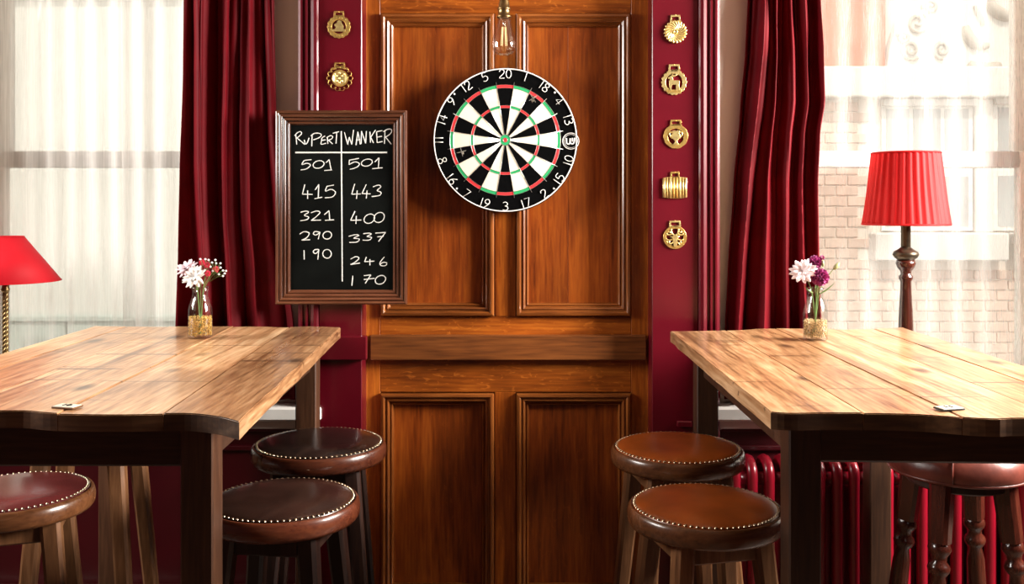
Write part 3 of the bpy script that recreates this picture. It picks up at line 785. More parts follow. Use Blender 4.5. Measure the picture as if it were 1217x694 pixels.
Ltot = zs-.008
for k in range(4):
    a = PI/4+k*PI/2
    top = Vector((.088*math.cos(a)*1.25, .088*math.sin(a)*1.25, Ltot)); bot = Vector((.2*math.cos(a), .2*math.sin(a), .001))
    ax = (top-bot); Ln = ax.length
    V, Fc = lathe_vf([(r_, z) for r_, z in lprof], 16)
    lb, lf = bar_vf((0, 0, .583), (0, 0, Ln), .046, .046, .052, .052, (math.cos(a), math.sin(a), 0))
    V, Fc = merge([(V, Fc), (lb, lf)])
    rot = Vector((0, 0, 1)).rotation_difference(ax.normalized()).to_matrix()
    o = mk('turned_leg', [rot @ Vector(v)+bot for v in V], Fc, M['mahogany'], ts)
    for p in o.data.polygons: p.use_smooth = len(p.vertices) == 4 and p.center.z < .575
for (k1, k2, z) in ((0, 1, .2), (1, 2, .27), (2, 3, .2), (3, 0, .27)):
    def lp(k):
        a = PI/4+k*PI/2; q = (Ltot-z)/Ltot; r_ = .11+(.2-.11)*q; return Vector((r_*math.cos(a), r_*math.sin(a), z))
    tube('stretcher', [lp(k1), lp(k1).lerp(lp(k2), .5), lp(k2)], [.008, .012, .008], M['mahogany'], ts, 10)

# ------------------------------------------------------------------ dartboard
BD = 2.92
bc = at(600.5, 166.5, BD); U = BD/F          # metres per pixel on its face
db = thing('dartboard', 'round dartboard with red and green rings hung on the oak door', 'dartboard', bc)
Rb = 86.3*U
def ylathe(name, prof, mat, parent, n=64, loc=(0, 0, 0), smooth=True):
    """lathe about the y axis: (radius, proud toward camera)"""
    V, Fc = lathe_vf(prof, n)
    return mk(name, [(v[0], -v[2], v[1]) for v in V], Fc, mat, parent, loc, smooth)
ylathe('board_body', [(0, -.046), (Rb-.012, -.046), (Rb-.002, -.040), (Rb, -.03), (Rb, -.004), (Rb-.002, -.0004), (Rb-.004, 0), (0, 0)], M['blackrim'], db, 96, smooth=False)
ylathe('number_field', [(66*U, .0), (66*U, .0006), (84.2*U, .0006), (84.2*U, 0)], M['black'], db, 96, smooth=False)
def sector(r0, r1, a0, a1, y0, y1, n=5):
    V = []
    for y in (y0, y1):
        for r in (r0, r1):
            for k in range(n+1):
                a = a0+(a1-a0)*k/n; V.append((r*math.sin(a), y, r*math.cos(a)))
    m_ = n+1; Fc = []
    for k in range(n):
        Fc.append((2*m_+k, 2*m_+k+1, 3*m_+k+1, 3*m_+k))
        Fc.append((k, m_+k, m_+k+1, k+1))
        Fc.append((k, k+1, 2*m_+k+1, 2*m_+k)); Fc.append((m_+k+1, m_+k, 3*m_+k, 3*m_+k+1))
    Fc += [(0, 2*m_, 3*m_, m_), (n, m_+n, 3*m_+n, 2*m_+n)]
    return V, Fc
rb = [6.4*U, 38.2*U, 41.2*U, 62.0*U, 65.8*U]
for k in range(20):
    a0, a1 = (k-.5)*PI/10, (k+.5)*PI/10
    dk = k % 2 == 0
    for q, (nm, mt) in enumerate((('inner_single', M['black'] if dk else M['ivory']), ('treble', M['dred'] if dk else M['dgreen']),
                                  ('outer_single', M['black'] if dk else M['ivory']), ('double', M['dred'] if dk else M['dgreen']))):
        V, Fc = sector(rb[q], rb[q+1], a0, a1, 0, -.0012 if not dk else -.0011)
        o = mk(nm, V, Fc, mt, db)
        bm = bmesh.new(); bm.from_mesh(o.data); bmesh.ops.recalc_face_normals(bm, faces=bm.faces); bm.to_mesh(o.data); bm.free()
ylathe('outer_bull', [(2.6*U, 0), (2.6*U, .0013), (6.4*U, .0013), (6.4*U, 0)], M['dgreen'], db, 28, smooth=False)
ylathe('inner_bull', [(0, 0), (2.6*U, 0), (2.6*U, .0015), (0, .0015)], M['dred'], db, 20, smooth=False)
parts_ = []
for k in range(20):
    a = (k+.5)*PI/10
    parts_.append(tube_vf([(r*math.sin(a), -.0017, r*math.cos(a)) for r in (6.4*U, 69.5*U)], .0007, 5))
for r in (2.6*U, 6.4*U): parts_.append(tube_vf([(r*math.sin(a), -.0017, r*math.cos(a)) for a in [2*PI*k/32 for k in range(32)]], .0007, 5, True))
for r in rb[1:]: parts_.append(tube_vf([(r*math.sin(a), -.0015, r*math.cos(a)) for a in [2*PI*k/80 for k in range(80)]], .0005, 5, True))
V, Fc = merge(parts_); mk('spider_wire', V, Fc, M['wire'], db, (0, 0, 0), True)
nr = tube('number_ring', [(84.6*U*math.sin(a), -.003, 84.6*U*math.cos(a)) for a in [2*PI*k/128 for k in range(128)]], .0019, M['white_wire'], db, 8, True)
G = {'0': [[(.3+.3*math.sin(a), .5+.5*math.cos(a)) for a in [2*PI*k/16 for k in range(17)]]], '1': [[(.3, 0), (.3, 1)]],
     '2': [[(0, .75), (.1, .95), (.3, 1), (.5, .93), (.58, .75), (.45, .5), (0, 0), (.6, 0)]],
     '3': [[(.02, .9), (.3, 1), (.55, .85), (.52, .63), (.25, .53), (.55, .42), (.6, .2), (.35, 0), (.0, .08)]],
     '4': [[(.42, 0), (.42, 1), (0, .33), (.62, .33)]],
     '5': [[(.55, 1), (.1, 1), (.05, .55), (.35, .62), (.6, .4), (.5, .1), (.25, 0), (0, .08)]],
     '6': [[(.5, 1), (.15, .6), (.02, .3), (.15, .03), (.4, 0), (.58, .2), (.5, .45), (.25, .52), (.06, .38)]],
     '7': [[(0, 1), (.6, 1), (.2, 0)]],
     '8': [[(.3, .53), (.08, .7), (.1, .92), (.3, 1), (.5, .92), (.52, .7), (.3, .53), (.02, .32), (.08, .06), (.3, 0), (.52, .06), (.58, .32), (.3, .53)]],
     '9': [[(.1, 0), (.45, .4), (.58, .7), (.45, .97), (.2, 1), (.02, .8), (.1, .55), (.35, .48), (.54, .62)]]}
nums = [20, 1, 18, 4, 13, 6, 10, 15, 2, 17, 3, 19, 7, 16, 8, 11, 14, 9, 12, 5]
for k, nmb in enumerate(nums):
    if nmb == 6: continue
    a = k*PI/10; rot = a if (k <= 5 or k >= 15) else a-PI
    h_ = 10.0*U; parts_ = []
    s_ = str(nmb); adv = {1: 0, 2: .74}[len(s_)]
    wid = [(.3 if ch == '1' else .6) for ch in s_]
    tot = sum(wid)+.2*(len(s_)-1); x0 = -tot/2
    for ch, wd in zip(s_, wid):
        for st in G[ch]:
            P = []
            for (gx, gy) in st:
                lx = (x0+gx-(.15 if ch == '1' else 0))*h_; lz = (gy-.5)*h_
                rx, rz = lx*math.cos(rot)+lz*math.sin(rot), -lx*math.sin(rot)+lz*math.cos(rot)
                P.append((78.6*U*math.sin(a)+rx, -.003, 78.6*U*math.cos(a)+rz))
            P2 = P if ch in '147' else catmull(P, 3)
            parts_.append(tube_vf(P2, .00115, 6))
        x0 += wd+.2
    V, Fc = merge(parts_); mk('number', V, Fc, M['white_wire'], db, (0, 0, 0), True)
for a in (PI/4+.02, 3*PI/4, 5*PI/4, 7*PI/4-.05):
    ylathe('ring_clip', [(0, 0), (.003, 0), (.003, .004), (0, .005)], M['white_wire'], db, 10, (81.5*U*math.sin(a), 0, 81.5*U*math.cos(a)))
# printed roundel over the six
em = ylathe('maker_roundel', [(0, 0), (10.2*U, 0), (10.2*U, .0022), (0, .0022)], M['black'], db, 36, (77.8*U, 0, -1.2*U), smooth=False)
for r in (9.6, 7.9): tube('roundel_ring', [(r*U*math.cos(a), -.0024, r*U*math.sin(a)) for a in [2*PI*k/40 for k in range(40)]], .0010 if r > 9 else .0005, M['white_wire'], em, 6, True)
st = [[(-5.2, 3.4), (-5.0, -2.2), (-3.0, -3.6), (-1.2, -2.4), (-.8, 3.2)], [(-.8, -1.6), (.8, -3.4), (3.2, -2.6), (4.2, .4), (4.6, 3.8)], [(1.8, 3.6), (2.0, -.6)]]
V, Fc = merge([tube_vf(catmull([(a*U, -.0022, b_*U) for a, b_ in s_], 4), .0021, 6) for s_ in st]); mk('roundel_letter', V, Fc, M['white_wire'], em, (0, 0, 0), True)

# two darts in the board, seen end-on
def dart(px, py, rot, label):
    t = thing('dart', label, 'dart', at(px, py, BD-.001), 0, 'darts in the board')
    ylathe('point', [(0, -.012), (.0011, .0), (.0011, .03), (0, .03)], M['silver'], t, 8)
    ylathe('barrel', [(0, .028), (.0025, .030), (.0034, .045), (.0034, .07), (.0026, .08), (0, .081)], M['silver'], t, 12)
    ylathe('shaft', [(0, .08), (.002, .08), (.002, .125), (0, .126)], M['blackrim'], t, 8)
    tilt = Vector((.01, 0, -.004))
    for k in range(4):
        a = rot+k*PI/2; c, s = math.cos(a), math.sin(a); th = .00035
        out = [(0, .10), (.012, .112), (.0145, .122), (.0145, .132), (0, .136)]
        V = []
        for sg in (-1, 1):
            for r_, y in out: V.append((r_*c-sg*th*s, -y, r_*s+sg*th*c))
        n = len(out); Fc = [tuple(range(n)), tuple(n+i for i in reversed(range(n)))]+[(i, n+i, n+(i+1) % n, (i+1) % n) for i in range(n)]
        mk('flight', V, Fc, M['flight'], t)
dart(632.5, 122, .55, 'grey-flighted dart stuck in the black upper right segment')
dart(551, 183, .25, 'grey-flighted dart stuck in the black left segment')

# ------------------------------------------------------------------ chalkboard
CD = 2.835
cbx0, cbx1, cbz0, cbz1 = X(327, CD), X(483.5, CD), Z(362, CD), Z(131, CD)
ccx, ccz = (cbx0+cbx1)/2, (cbz0+cbz1)/2
cb = thing('chalkboard', 'framed chalkboard of dart scores hung over the burgundy pilaster', 'chalkboard', (ccx, CD, ccz))
hw, hh = (cbx1-cbx0)/2, (cbz1-cbz0)/2
fp = [(0, -.026), (0, -.003)]
for i_, (x0_, w_, h_, b0_) in enumerate(((.0005, .0095, .0045, -.003), (.0110, .0100, .0050, -.004), (.0220, .0095, .0045, -.0065), (.0325, .0085, .0040, -.010))):
    fp += [(x0_+w_*(1-math.cos(PI*q/7))/2, b0_+h_*math.sin(PI*q/7)) for q in range(8)]
fp += [(.0425, -.0125), (.0435, -.014), (.0435, -.026)]
moulding(-hw, hw, -hh, hh, fp, 0, (M['frame_v'], M['frame_h']), cb, ('frame_rail', 'frame_side', 'frame_rail', 'frame_side'))
box('slate_panel', -hw+.035, hw-.035, .0135, .026, -hh+.035, hh-.035, M['slate'], cb)
SD = CD+.0135
def ell(cx, cy, rx, ry, tilt=-.25, start=.9): 
    return [(cx+rx*math.cos(a)*math.cos(tilt)-ry*math.sin(a)*math.sin(tilt), cy+rx*math.cos(a)*math.sin(tilt)+ry*math.sin(a)*math.cos(tilt)) for a in [start+2*PI*k/14 for k in range(15)]]
A1 = (340, 140, 6.943); A2 = (400, 140, 6.943); A3 = (340, 240, 6.943); A4 = (400, 240, 6.614)
words = [
 (A1, [[(88, 220), (84, 180), (80, 140)], [(70, 148), (95, 122), (118, 114), (128, 130), (105, 155), (85, 168)], [(92, 168), (125, 195), (155, 220)],
       [(150, 182), (160, 216), (174, 206), (190, 165)], [(215, 140), (213, 190), (212, 236)], [(205, 150), (235, 128), (280, 130), (290, 146), (270, 165), (225, 182)],
       [(322, 150), (298, 165), (292, 190), (290, 218), (330, 210)], [(294, 187), (326, 181)], [(345, 215), (340, 158)], [(335, 165), (365, 147), (385, 156), (374, 175), (345, 186)],
       [(352, 186), (385, 216)], [(385, 128), (437, 114)], [(418, 120), (412, 213)]]),
 (A2, [[(65, 120), (92, 220)], [(92, 220), (105, 160)], [(105, 160), (125, 220)], [(125, 220), (140, 100)], [(160, 225), (176, 115)], [(176, 115), (195, 220)], [(160, 185), (195, 180)],
       [(202, 215), (206, 110)], [(206, 110), (240, 210)], [(240, 210), (246, 110)], [(275, 115), (280, 205)], [(322, 100), (282, 160)], [(282, 160), (305, 208)],
       [(378, 105), (330, 115)], [(330, 115), (335, 205)], [(335, 205), (380, 195)], [(332, 160), (375, 152)], [(400, 105), (395, 215)],
       [(385, 115), (420, 95), (450, 95), (455, 115), (435, 140), (400, 160)], [(405, 160), (452, 218)]]),
 (A1, [[(210, 345), (150, 352)], [(150, 352), (130, 385), (170, 375), (200, 386), (190, 406), (160, 424), (120, 430)], ell(268, 385, 46, 30), [(330, 370), (355, 345)], [(355, 345), (372, 430)], [(315, 435), (378, 430)]]),
 (A2, [[(185, 335), (105, 350)], [(105, 350), (103, 386)], [(103, 386), (150, 364), (186, 376), (180, 397), (150, 415), (110, 425)], ell(250, 370, 46, 28), [(315, 365), (350, 330)], [(350, 330), (345, 412)], [(295, 420), (380, 412)]]),
 (A1, [[(155, 550), (135, 630)], [(135, 630), (220, 632)], [(178, 600), (178, 668)], [(240, 595), (270, 550)], [(270, 550), (265, 660)], [(235, 668), (298, 655)],
       [(395, 555), (338, 565)], [(338, 565), (325, 605), (370, 590), (406, 610), (400, 636), (375, 655), (320, 660)]]),
 (A2, [[(150, 545), (125, 630)], [(125, 630), (200, 628)], [(170, 600), (165, 668)], [(245, 550), (210, 625)], [(210, 625), (280, 628)], [(252, 600), (245, 665)],
       [(300, 570), (345, 555), (365, 570), (335, 600), (366, 615), (355, 640), (290, 650)]]),
 (A3, [[(120, 85), (165, 75), (185, 86), (150, 110), (186, 125), (170, 146), (118, 155)], [(205, 90), (250, 75), (280, 86), (250, 120), (208, 152)], [(208, 152), (288, 150)],
       [(315, 105), (355, 72)], [(355, 72), (360, 150)], [(322, 152), (396, 147)]]),
 (A4, [[(145, 72), (110, 145)], [(110, 145), (195, 142)], [(155, 110), (152, 172)], ell(258, 132, 44, 34, -.5), ell(335, 122, 44, 36, -.7)]),
 (A3, [[(112, 265), (150, 245), (190, 258), (170, 295), (128, 315)], [(128, 315), (198, 312)], [(282, 252), (240, 244), (225, 262), (245, 273), (272, 258)], [(280, 248), (265, 308)], ell(340, 275, 36, 31)]),
 (A4, [[(95, 270), (145, 258), (175, 263), (135, 285), (178, 291), (160, 315), (100, 318)], [(210, 250), (255, 245), (272, 253), (240, 272), (275, 279), (255, 300), (205, 300)],
       [(305, 245), (385, 240)], [(385, 240), (330, 310)], [(320, 275), (370, 270)]]),
 (A3, [[(148, 398), (150, 475)]]),
 (A3, [ell(338, 428, 35, 36)]),
 (A3, [[(270, 392), (235, 395), (225, 415), (245, 426), (268, 402)], [(270, 392), (262, 475)]]),
 (A4, [[(110, 450), (150, 430), (176, 441), (150, 470), (110, 492)], [(110, 492), (185, 480)], [(235, 432), (220, 470)], [(220, 470), (298, 465)], [(262, 450), (262, 498)],
       [(375, 432), (342, 476), (350, 500), (385, 500), (395, 481), (370, 474), (345, 487)]]),
 (A4, [[(128, 580), (120, 658)], [(215, 580), (270, 573)], [(270, 573), (225, 640)], [(215, 610), (300, 600)], ell(345, 612, 43, 32, -.45)]),
]
def chalk(nm, org, strokes, rad):
    parts = []
    for s_ in strokes:
        P = []
        for a, b_ in s_:
            q = at(org[0]+a/org[2], org[1]+b_/org[2], SD); P.append((q.x-ccx, .0132, q.z-ccz))
        P = catmull(P, 4) if len(P) > 2 else [Vector(P[0]).lerp(Vector(P[1]), k/4) for k in range(5)]
        R = [rad*(.82+.36*random.random()) for _ in P]
        V, Fc = tube_vf(P, R, 6); V = [(v[0], .0132+(v[1]-.0132)*.35, v[2]) for v in V]
        parts.append((V, Fc))
    V, Fc = merge(parts); mk(nm, V, Fc, M['chalk'], cb)
for org, s_ in words: chalk('chalk_writing', org, s_, .00138)
chalk('chalk_rule', (0, 0, 1), [[(351, 181.3), (460, 181.2)]], .0021)
chalk('chalk_rule', (0, 0, 1), [[(405.6, 156), (406.8, 334.5)]], .0018)

# ------------------------------------------------------------------ horse brasses
def sub(r, nm, outer, holes, th, mt, y=0, bev=.0006):
    me = plate_mesh(outer, holes, th, bev); return mo(nm, me, mt, r, (0, y, 0))
PB = PF-.0005
u = PB/F
def brass(px, py, label):
    return thing('horse_brass', label, 'ornament', at(px, py, PB), 0, 'horse brasses on the pilasters')
def hanger(r, zc, w, h, mt, nailz):
    sub(r, 'strap_loop', [(-w*u, zc*u), (-w*.9*u, (zc+h)*u), (w*.9*u, (zc+h)*u), (w*u, zc*u)], [[(-w*.74*u, (zc+h*.16)*u), (-w*.66*u, (zc+h*.76)*u), (w*.66*u, (zc+h*.76)*u), (w*.74*u, (zc+h*.16)*u)]], .003, mt, -.001, .0003)
    ylathe('nail', [(0, -.004), (.0012, -.004), (.0012, .003), (.002, .004), (0, .0055)], mt, r, 8, (0, 0, nailz*u))
def poly(pts): return [(a*u, b_*u) for a, b_ in pts]
# left top: pierced ring with a seated figure
r = brass(403, 32, 'brass ornament with a small figure in a pierced ring, upper left pilaster')
holes = [circ(8.6*u, 30)]+[circ(.8*u, 8, 11.0*u*math.cos(a), 11.0*u*math.sin(a)) for a in [2*PI*k/16 for k in range(16)]]
sub(r, 'ring', circ(12.6*u, 80, lob=16, amp=1.1*u), holes, .004, M['brass'], 0)
sub(r, 'figure', poly([(-7.6, -3.6), (-7.6, -5.4), (7.6, -5.4), (7.6, -3.6), (5, -3.2), (5.4, .6), (3.2, 3.6), (2.6, 6.4), (.4, 7.4), (-1.8, 6.2), (-2, 4.2), (-5, 2.4), (-4.6, .6), (-2.6, .8), (-4.4, -3.2)]), [], .005, M['brass_pale'], -.0005)
hanger(r, 12.4, 6.2, 6.0, M['brass'], 17.4)
# left lower: lobed ring with a lion mask
r = brass(404, 93, 'brass ornament with a solid face mask in a lobed ring, lower left pilaster')
holes = [circ(10.0*u, 30)]+[circ(.9*u, 8, 12.4*u*math.cos(a), 12.4*u*math.sin(a)) for a in [2*PI*(k+.5)/14 for k in range(14)]]
sub(r, 'ring', circ(13.2*u, 84, lob=14, amp=2.0*u), holes, .004, M['brass'], 0)
ylathe('face_mask', [(9.2*u, 0), (9.2*u, .003), (8.4*u, .0042), (6.5*u, .007), (3.5*u, .0085), (0, .009)], M['brass_pale'], r, 30)
for (ax, az, s_) in ((-3.2, 2.4, 1.6), (3.2, 2.4, 1.6), (0, -.6, 1.8), (-2.6, -3.6, 1.9), (2.6, -3.6, 1.9), (0, -5.4, 1.8), (-5.6, 4.6, 1.5), (5.6, 4.6, 1.5), (0, 5.8, 1.7)):
    ylathe('relief_boss', [(s_*u, 0), (s_*u, .007), (s_*.6*u, .0105), (0, .0115)], M['brass_pale'], r, 10, (ax*u, 0, az*u))
hanger(r, 13.2, 6.4, 5.2, M['brass'], 17.6)
# right 1: swirl of curved lobes
r = brass(802.5, 38, 'brass ornament of swirling lobes, topmost on the right pilaster')
ylathe('backplate', [(12.6*u, 0), (12.6*u, .003), (11*u, .004), (0, .004)], M['brass'], r, 40, smooth=False)
for k in range(20):
    a0 = 2*PI*k/20
    P = [((2.6+11.0*t)*u*math.cos(a0+1.05*t*(1-.25*t)), -.0045, (2.6+11.0*t)*u*math.sin(a0+1.05*t*(1-.25*t))) for t in [q/8 for q in range(9)]]
    tube('lobe', P, [(.45+1.35*q/8)*u if q < 8 else 1.0*u for q in range(9)], M['brass_pale'], r, 7)
ylathe('centre_boss', [(2.9*u, .002), (2.9*u, .007), (1.8*u, .009), (1.2*u, .006), (0, .006)], M['brass_pale'], r, 18)
hanger(r, 12.2, 6.0, 7.6, M['brass_pale'], 20)
# right 2: standing stag
r = brass(801, 98, 'brass ornament with a standing stag in a scalloped ring, right pilaster')
sub(r, 'ring', circ(13.6*u, 90, lob=18, amp=1.5*u), [circ(10.4*u, 40)], .004, M['brass_pale'], 0)
sub(r, 'stag', poly([(-4.6, -9.6), (-3.6, -9.6), (-3.2, -3.6), (-1.8, -2.6), (2.2, -2.6), (2.4, -9.6), (3.6, -9.6), (4.2, -5), (5.4, -9.6), (6.4, -9.2), (5.8, -3), (6.4, .8), (5.2, 2.0), (-.6, 1.8),
     (-2.4, 4.8), (-1.2, 6.2), (1.6, 7.4), (3.2, 9.6), (.4, 8.4), (-1.6, 8.2), (-2, 10.2), (-3, 8), (-4.6, 6.8), (-7.0, 5.4), (-6.6, 4.2), (-4.8, 4.2), (-5.6, 1.2), (-5.4, -2), (-5.6, -5)]), [], .005, M['brass_pale'], -.0005)
sub(r, 'ground_bar', poly([(-9, -9), (-8, -12), (8, -12), (9, -9)]), [], .005, M['brass'], -.0003)
hanger(r, 13.2, 6.8, 8.0, M['brass_pale'], 21.0)
# right 3: two-handled jug
r = brass(803, 162, 'brass ornament with a two-handled jug in a plain ring, right pilaster')
sub(r, 'ring', circ(14.0*u, 60, lob=10, amp=.5*u), [circ(9.8*u, 40, 0, -.5*u)], .004, M['brass'], 0)
sub(r, 'jug', poly([(-3.4, -9.8), (3.6, -9.8), (1.4, -7), (1.2, -5.6), (4.2, -2), (5.0, 1.6), (3.4, 3.4), (4.6, 6.0), (1.6, 6.8), (.4, 5.2), (-1.2, 6.8), (-4.2, 6.4), (-3.2, 3.4), (-5.2, 1.4), (-4.2, -2), (-.8, -5.6), (-.8, -7)]), [], .006, M['brass_pale'], -.0005)
for s_ in (-1, 1):
    tube('jug_handle', catmull([(s_*3.6*u, -.004, 4.2*u), (s_*6.6*u, -.004, 4.8*u), (s_*7.4*u, -.004, 1.6*u), (s_*4.2*u, -.004, -2.6*u)], 4), .8*u, M['brass_pale'], r, 6)
hanger(r, 13.0, 6.8, 6.4, M['brass'], 18.4)
# right 4: barrel
r = brass(802, 223, 'brass ornament shaped as a small barrel, right pilaster')
out = []
for k in range(13): t = -1+2*k/12; out.append((14.0*t, 11.2+1.4*(1-t*t)))
out = out+[(a, -b_) for a, b_ in reversed(out)]
sub(r, 'barrel_body', poly(out), [], .004, M['brass_pale'], 0, .001)
for xx, wd in ((-12.6, 1.3), (-9.4, 1.0), (-5.6, 1.7), (5.6, 1.7), (9.4, 1.0), (12.6, 1.3)):
    hz = 11.2+1.4*(1-(xx/14)**2)
    tube('hoop', [(xx*u, -.004, -hz*u), (xx*u*1.01, -.0055, 0), (xx*u, -.004, hz*u)], wd*u, M['brass_pale'], r, 8)
for s_ in (-1, 1): tube('hoop', [(s_*1.9*u, -.004, -12*u), (s_*1.9*u, -.0042, 12*u)], 1.9*u, M['brass'], r, 8)
ylathe('bung', [(1.3*u, .003), (1.3*u, .0075), (.6*u, .008), (0, .007)], M['brass'], r, 12)
hanger(r, 11.6, 5.6, 7.2, M['brass'], 18.4)
# right 5: stag's head in a pierced wheel
r = brass(802, 282, 'pierced brass ornament with a stag head, lowest on the right pilaster')
sub(r, 'ring', circ(13.6*u, 70), [circ(10.6*u, 40)], .004, M['brass'], 0)
sub(r, 'stag_head', poly([(-1.4, -10.8), (1.4, -10.8), (2.2, -5), (2.6, -1), (5.2, 1.0), (2.6, 1.2), (1.8, 3.2), (-1.8, 3.2), (-2.6, 1.2), (-5.2, 1.0), (-2.6, -1), (-2.2, -5)]), [], .006, M['brass_pale'], -.0005)
for s_ in (-1, 1):
    for P in ([(1.2, 2.6), (4, 5.6), (4.2, 10.2)], [(4, 5.6), (8.4, 6.6)], [(3, 4.2), (7.6, 2.8), (10, 4.4)], [(2.2, -2), (7, -3.6), (10.2, -2.4)], [(2, -5.6), (6, -8.6)], [(6.6, -3.6), (6.8, -8)]):
        tube('antler' if P[0][1] > 0 else 'leaf_spray', catmull([(s_*a*u, -.003, b_*u) for a, b_ in P], 4), 1.0*u, M['brass_pale'], r, 6)
hanger(r, 12.6, 7.0, 7.0, M['brass_pale'], 19.6)

# ------------------------------------------------------------------ pendant bulb
PD = 2.72; k = PD/F
pb = at(599, 66, PD)
pe = thing('pendant_lamp', 'bare teardrop filament bulb hanging from a brass fitting above the dartboard', 'lamp', pb)
lathe('bulb_glass', [(0, 0), (.012, .0012), (.023, .006), (.0312, .014), (.0355, .024), (.0362, .034), (.0335, .048), (.028, .068), (.0215, .090), (.0182, .104), (.0165, .112)], M['bulb'], pe, 32)
bf = 0
for j in range(6):
    a = 2*PI*j/6
    tube('filament', [(.009*math.cos(a), .009*math.sin(a), .028), (.0055*math.cos(a), .0055*math.sin(a), .082)], .0007, M['filament'], pe, 5)
tube('filament_stem', [(0, 0, .105), (0, 0, .075)], [.006, .0025], M['bulb'], pe, 8)
lathe('lamp_holder', [(.013, .108), (.021, .109), (.0215, .113), (.0175, .116), (.0165, .130), (.0175, .1315), (.019, .133), (.019, .136), (.0165, .138), (.0155, .150), (.0135, .156), (.012, .166), (.006, .176), (.0035, .182), (0, .182)], M['old_brass'], pe, 28)
tube('flex', [(0, 0, .18), (0, 0, ROOM_H-pb.z-.02)], .003, M['bronze'], pe, 8)
lathe('ceiling_rose', [(.05, ROOM_H-pb.z-.001), (.05, ROOM_H-pb.z-.012), (.03, ROOM_H-pb.z-.028), (0, ROOM_H-pb.z-.03)], M['old_brass'], pe, 28)

# ------------------------------------------------------------------ sill lamps
LD = 2.985; sz0 = WZ0+.0005
lr = thing('pleated_table_lamp', 'turned wooden lamp with a scarlet pleated shade on the right sill', 'lamp', (X(1076.5, LD), LD, sz0))
def lz(py): return Z(py, LD)-sz0
n = 132; V = []
ztp, zbt = lz(182), lz(266.5); rt, rbm = 38*LD/F, 48.6*LD/F
rows = 10
for q in range(rows+1):
    t = q/rows; z = ztp+(zbt-ztp)*t; r0 = rt+(rbm-rt)*t
    for kk in range(n):
        a = 2*PI*kk/n; amp = .0034*(1+.6*mnoise.noise((kk*.7, t*1.5, 2)))
        r_ = r0+amp*math.sin(2*PI*kk/n*33+1.6*mnoise.noise((kk*.13, t*.8, 9)))-.0015*math.sin(PI*t)
        V.append((r_*math.cos(a), r_*math.sin(a), z))
Fc = [(q*n+kk, q*n+(kk+1) % n, (q+1)*n+(kk+1) % n, (q+1)*n+kk) for q in range(rows) for kk in range(n)]
sh = mk('lamp_shade', V, Fc, M['shade_red'], lr, (0, 0, 0), True)
for rr, zz in ((rt+.001, ztp), (rbm+.001, zbt)):
    tube('shade_trim', [(rr*math.cos(a), rr*math.sin(a), zz) for a in [2*PI*j/60 for j in range(60)]], .0032, M['shade_red'], sh, 6, True)
v = LD/F
lathe('candle_tube', [(0, lz(330)), (5.6*v, lz(330)), (5.6*v, lz(232)), (3*v, lz(228)), (0, lz(228))], M['bronze'], lr, 24)
lathe('bobeche', [(0, lz(310)), (8*v, lz(310)), (13*v, lz(306)), (15*v, lz(302.5)), (13.5*v, lz(299)), (8.5*v, lz(296)), (6*v, lz(294)), (0, lz(294))], M['bronze'], lr, 32)
lathe('turned_column', [(0, 0), (.075, 0), (.078, .012), (.07, .024), (.045, .034), (.025, .05), (.02, .07), (.024, .09), (8.6*v, lz(430)), (8.9*v, lz(400)), (7.8*v, lz(370)), (6.4*v, lz(345)), (6.2*v, lz(334)),
                        (8.0*v, lz(331)), (8.2*v, lz(328)), (6.0*v, lz(326)), (6.4*v, lz(322)), (9.6*v, lz(318)), (11.4*v, lz(313)), (10.4*v, lz(309)), (0, lz(309))], M['mahogany'], lr, 32)
tube('shade_carrier', [(-rt*.98, 0, ztp-.01), (0, 0, ztp-.012), (rt*.98, 0, ztp-.01)], .0015, M['bronze'], lr, 5)

LL = 2.955
ll = thing('plain_table_lamp', 'brass twisted-stem lamp with a plain red cone shade on the left sill', 'lamp', (X(6.5, LL), LL, sz0))
def lz2(py): return Z(py, LL)-sz0
v = LL/F
V, Fc = lathe_vf([(60.5*v, lz2(334)), (20*v, lz2(281))], 64)
V, Fc = V, [f for f in Fc if len(f) == 4]
o = mk('lamp_shade', V, Fc, M['shade_flat'], ll, (0, 0, 0), True)
md = o.modifiers.new('thickness', 'SOLIDIFY'); md.thickness = .0015
for rr, zz in ((60.5*v, lz2(334)), (20*v, lz2(281))):
    tube('shade_trim', [(rr*math.cos(a), rr*math.sin(a), zz) for a in [2*PI*j/60 for j in range(60)]], .0012, M['shade_flat'], o, 6, True)
parts_ = []
for j in range(3):
    P = [(.0045*math.cos(2*PI*j/3+z*150), .0045*math.sin(2*PI*j/3+z*150), z) for z in [.06+(lz2(345)-.06)*q/90 for q in range(91)]]
    parts_.append(tube_vf(P, .0055, 7))
V, Fc = merge(parts_); mk('twisted_stem', V, Fc, M['old_brass'], ll, (0, 0, 0), True)
lathe('collar', [(0, lz2(347)), (4.2*v, lz2(347)), (5*v, lz2(344)), (4*v, lz2(341)), (4*v, lz2(338)), (2*v, lz2(330)), (2*v, lz2(300)), (0, lz2(300))], M['old_brass'], ll, 20)
lathe('base', [(0, 0), (.07, 0), (.072, .008), (.06, .02), (.03, .032), (.014, .045), (.012, .062), (0, .062)], M['old_brass'], ll, 32)
tube('shade_carrier', [(-19.6*v, 0, lz2(283)), (0, 0, lz2(300)), (19.6*v, 0, lz2(283))], .0014, M['old_brass'], ll, 5)

